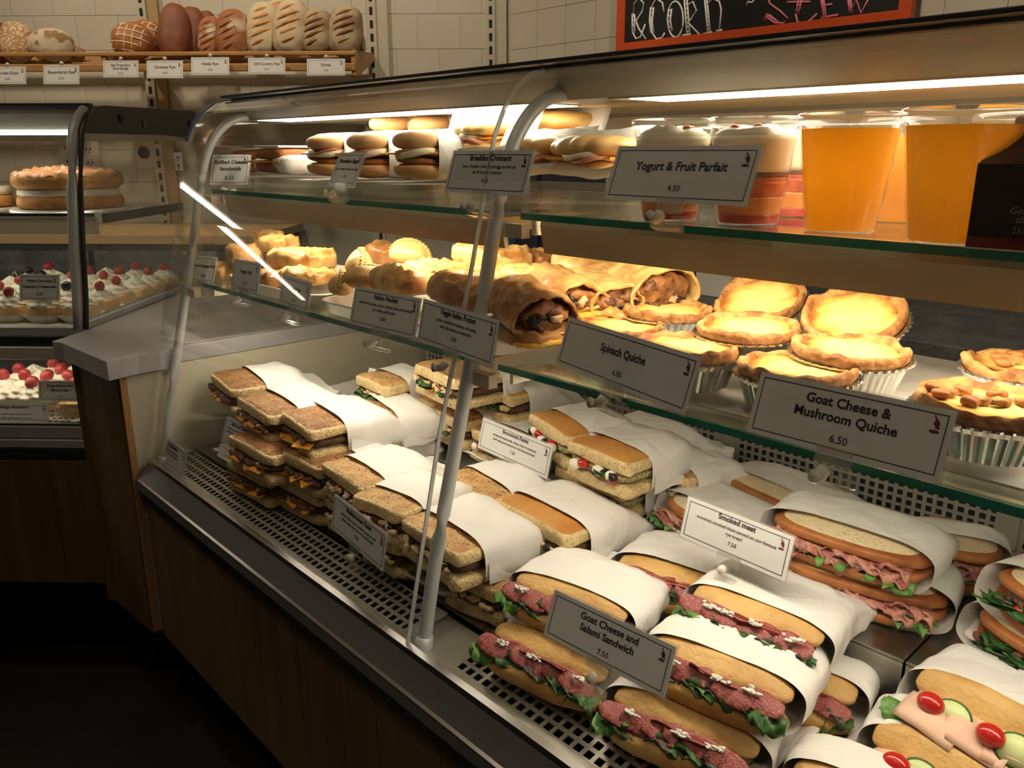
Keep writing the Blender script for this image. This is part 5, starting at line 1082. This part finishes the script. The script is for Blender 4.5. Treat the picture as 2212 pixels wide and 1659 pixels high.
# ---------------------------------------------------------------- chalkboard
yb = 2.255
c0 = at_y(1329, 118, yb); c1 = at_y(1965, 50, yb); zb = (c0.z + c1.z) / 2
r = empty('chalkboard_sign', (c0.x, yb, zb), 0, 'blackboard menu with an orange frame and chalk capitals', 'sign')
BW = c1.x - c0.x; BH = .62; fw = .034
MB().box(fw, BW - fw, .006, .020, fw, BH - fw).obj('blackboard', M['board'], r, False)
for a in ((0, BW, 0, fw), (0, BW, BH - fw, BH), (0, fw, fw, BH - fw), (BW - fw, BW, fw, BH - fw)): MB().box(a[0], a[1], 0, .024, a[2], a[3]).obj('frame_bar', M['orange'], r, False, bevel=.001)
def stroke(pts, m, dx=None, hatch=True, rr=.0031):
    mb = MB()
    def wp(px, py): q = at_y(px, py, yb + .0055); return (q.x - c0.x, q.y - yb, q.z - zb)
    P = [wp(*q) for q in pts]; mb.tube(P, rr, 5)
    if dx:
        P2 = [wp(q[0] + dx, q[1] + 1) for q in pts]; mb.tube(P2, rr, 5)
        for a, b in zip(pts[:-1], pts[1:]):
            n = max(1, int(math.hypot(b[0] - a[0], b[1] - a[1]) / 9))
            for k in range(n):
                t = (k + .5) / n; q = (a[0] + (b[0] - a[0]) * t, a[1] + (b[1] - a[1]) * t); mb.tube([wp(*q), wp(q[0] + dx, q[1] - 2)], rr * .8, 4)
    o = mb.obj('chalk_letter', M[m], r); return o
stroke([(1395, 85), (1380, 62), (1368, 32), (1370, 8), (1380, -4), (1390, 6), (1388, 24), (1370, 52), (1367, 72), (1374, 84), (1384, 80), (1394, 52)], 'chalk')
stroke([(1366, 30), (1366, 72)], 'chalk', 5)
stroke([(1434, 26), (1431, 6), (1418, -3), (1409, 12), (1405, 40), (1408, 70), (1418, 85), (1430, 82), (1436, 71)], 'chalk'); stroke([(1406, 15), (1403, 45), (1406, 72)], 'chalk', 6)
stroke([(1459 + 17 * math.sin(k * math.pi / 10), 42 - 39 * math.cos(k * math.pi / 10)) for k in range(21)], 'chalk'); stroke([(1445, 18), (1442, 42), (1446, 66)], 'chalk', 6)
stroke([(1478, -5), (1484, 74)], 'chalk', 6); stroke([(1474, 77), (1492, 74)], 'chalk'); stroke([(1484, 12), (1497, 4), (1504, 22), (1492, 42), (1484, 47), (1512, 76)], 'chalk')
stroke([(1522, -4), (1529, 70)], 'chalk', 5); stroke([(1519, 74), (1538, 70)], 'chalk'); stroke([(1529, 8), (1540, -3), (1554, 4), (1558, 22), (1554, 66)], 'chalk'); stroke([(1547, 67), (1560, 65)], 'chalk')
stroke([(1612, 14), (1616, 4), (1625, 6), (1630, -2)], 'chalk')
stroke([(1658, -8), (1663, 8), (1685, 24), (1702, 40), (1692, 50), (1672, 49), (1655, 36)], 'chalkp'); stroke([(1648, 47), (1656, 31), (1676, 47)], 'chalkp', 5)
stroke([(1700, 5), (1750, 4)], 'chalkp'); stroke([(1726, -5), (1719, 30)], 'chalkp', 6); stroke([(1719, 30), (1722, 47), (1734, 53), (1750, 44), (1765, 30)], 'chalkp')
stroke([(1773, -8), (1780, 38)], 'chalkp', 5); stroke([(1778, 13), (1798, 9)], 'chalkp'); stroke([(1774, 39), (1811, 32)], 'chalkp')
stroke([(1832, -5), (1836, 29)], 'chalkp', 5); stroke([(1836, 29), (1850, -1), (1860, 29), (1878, -5)], 'chalkp')

finish_texts()
# the floor was measured as 1.28 m under the camera: lift everything so that the floor lies at height zero
for o in bpy.data.objects:
    if o.parent is None: o.location.z += EYE
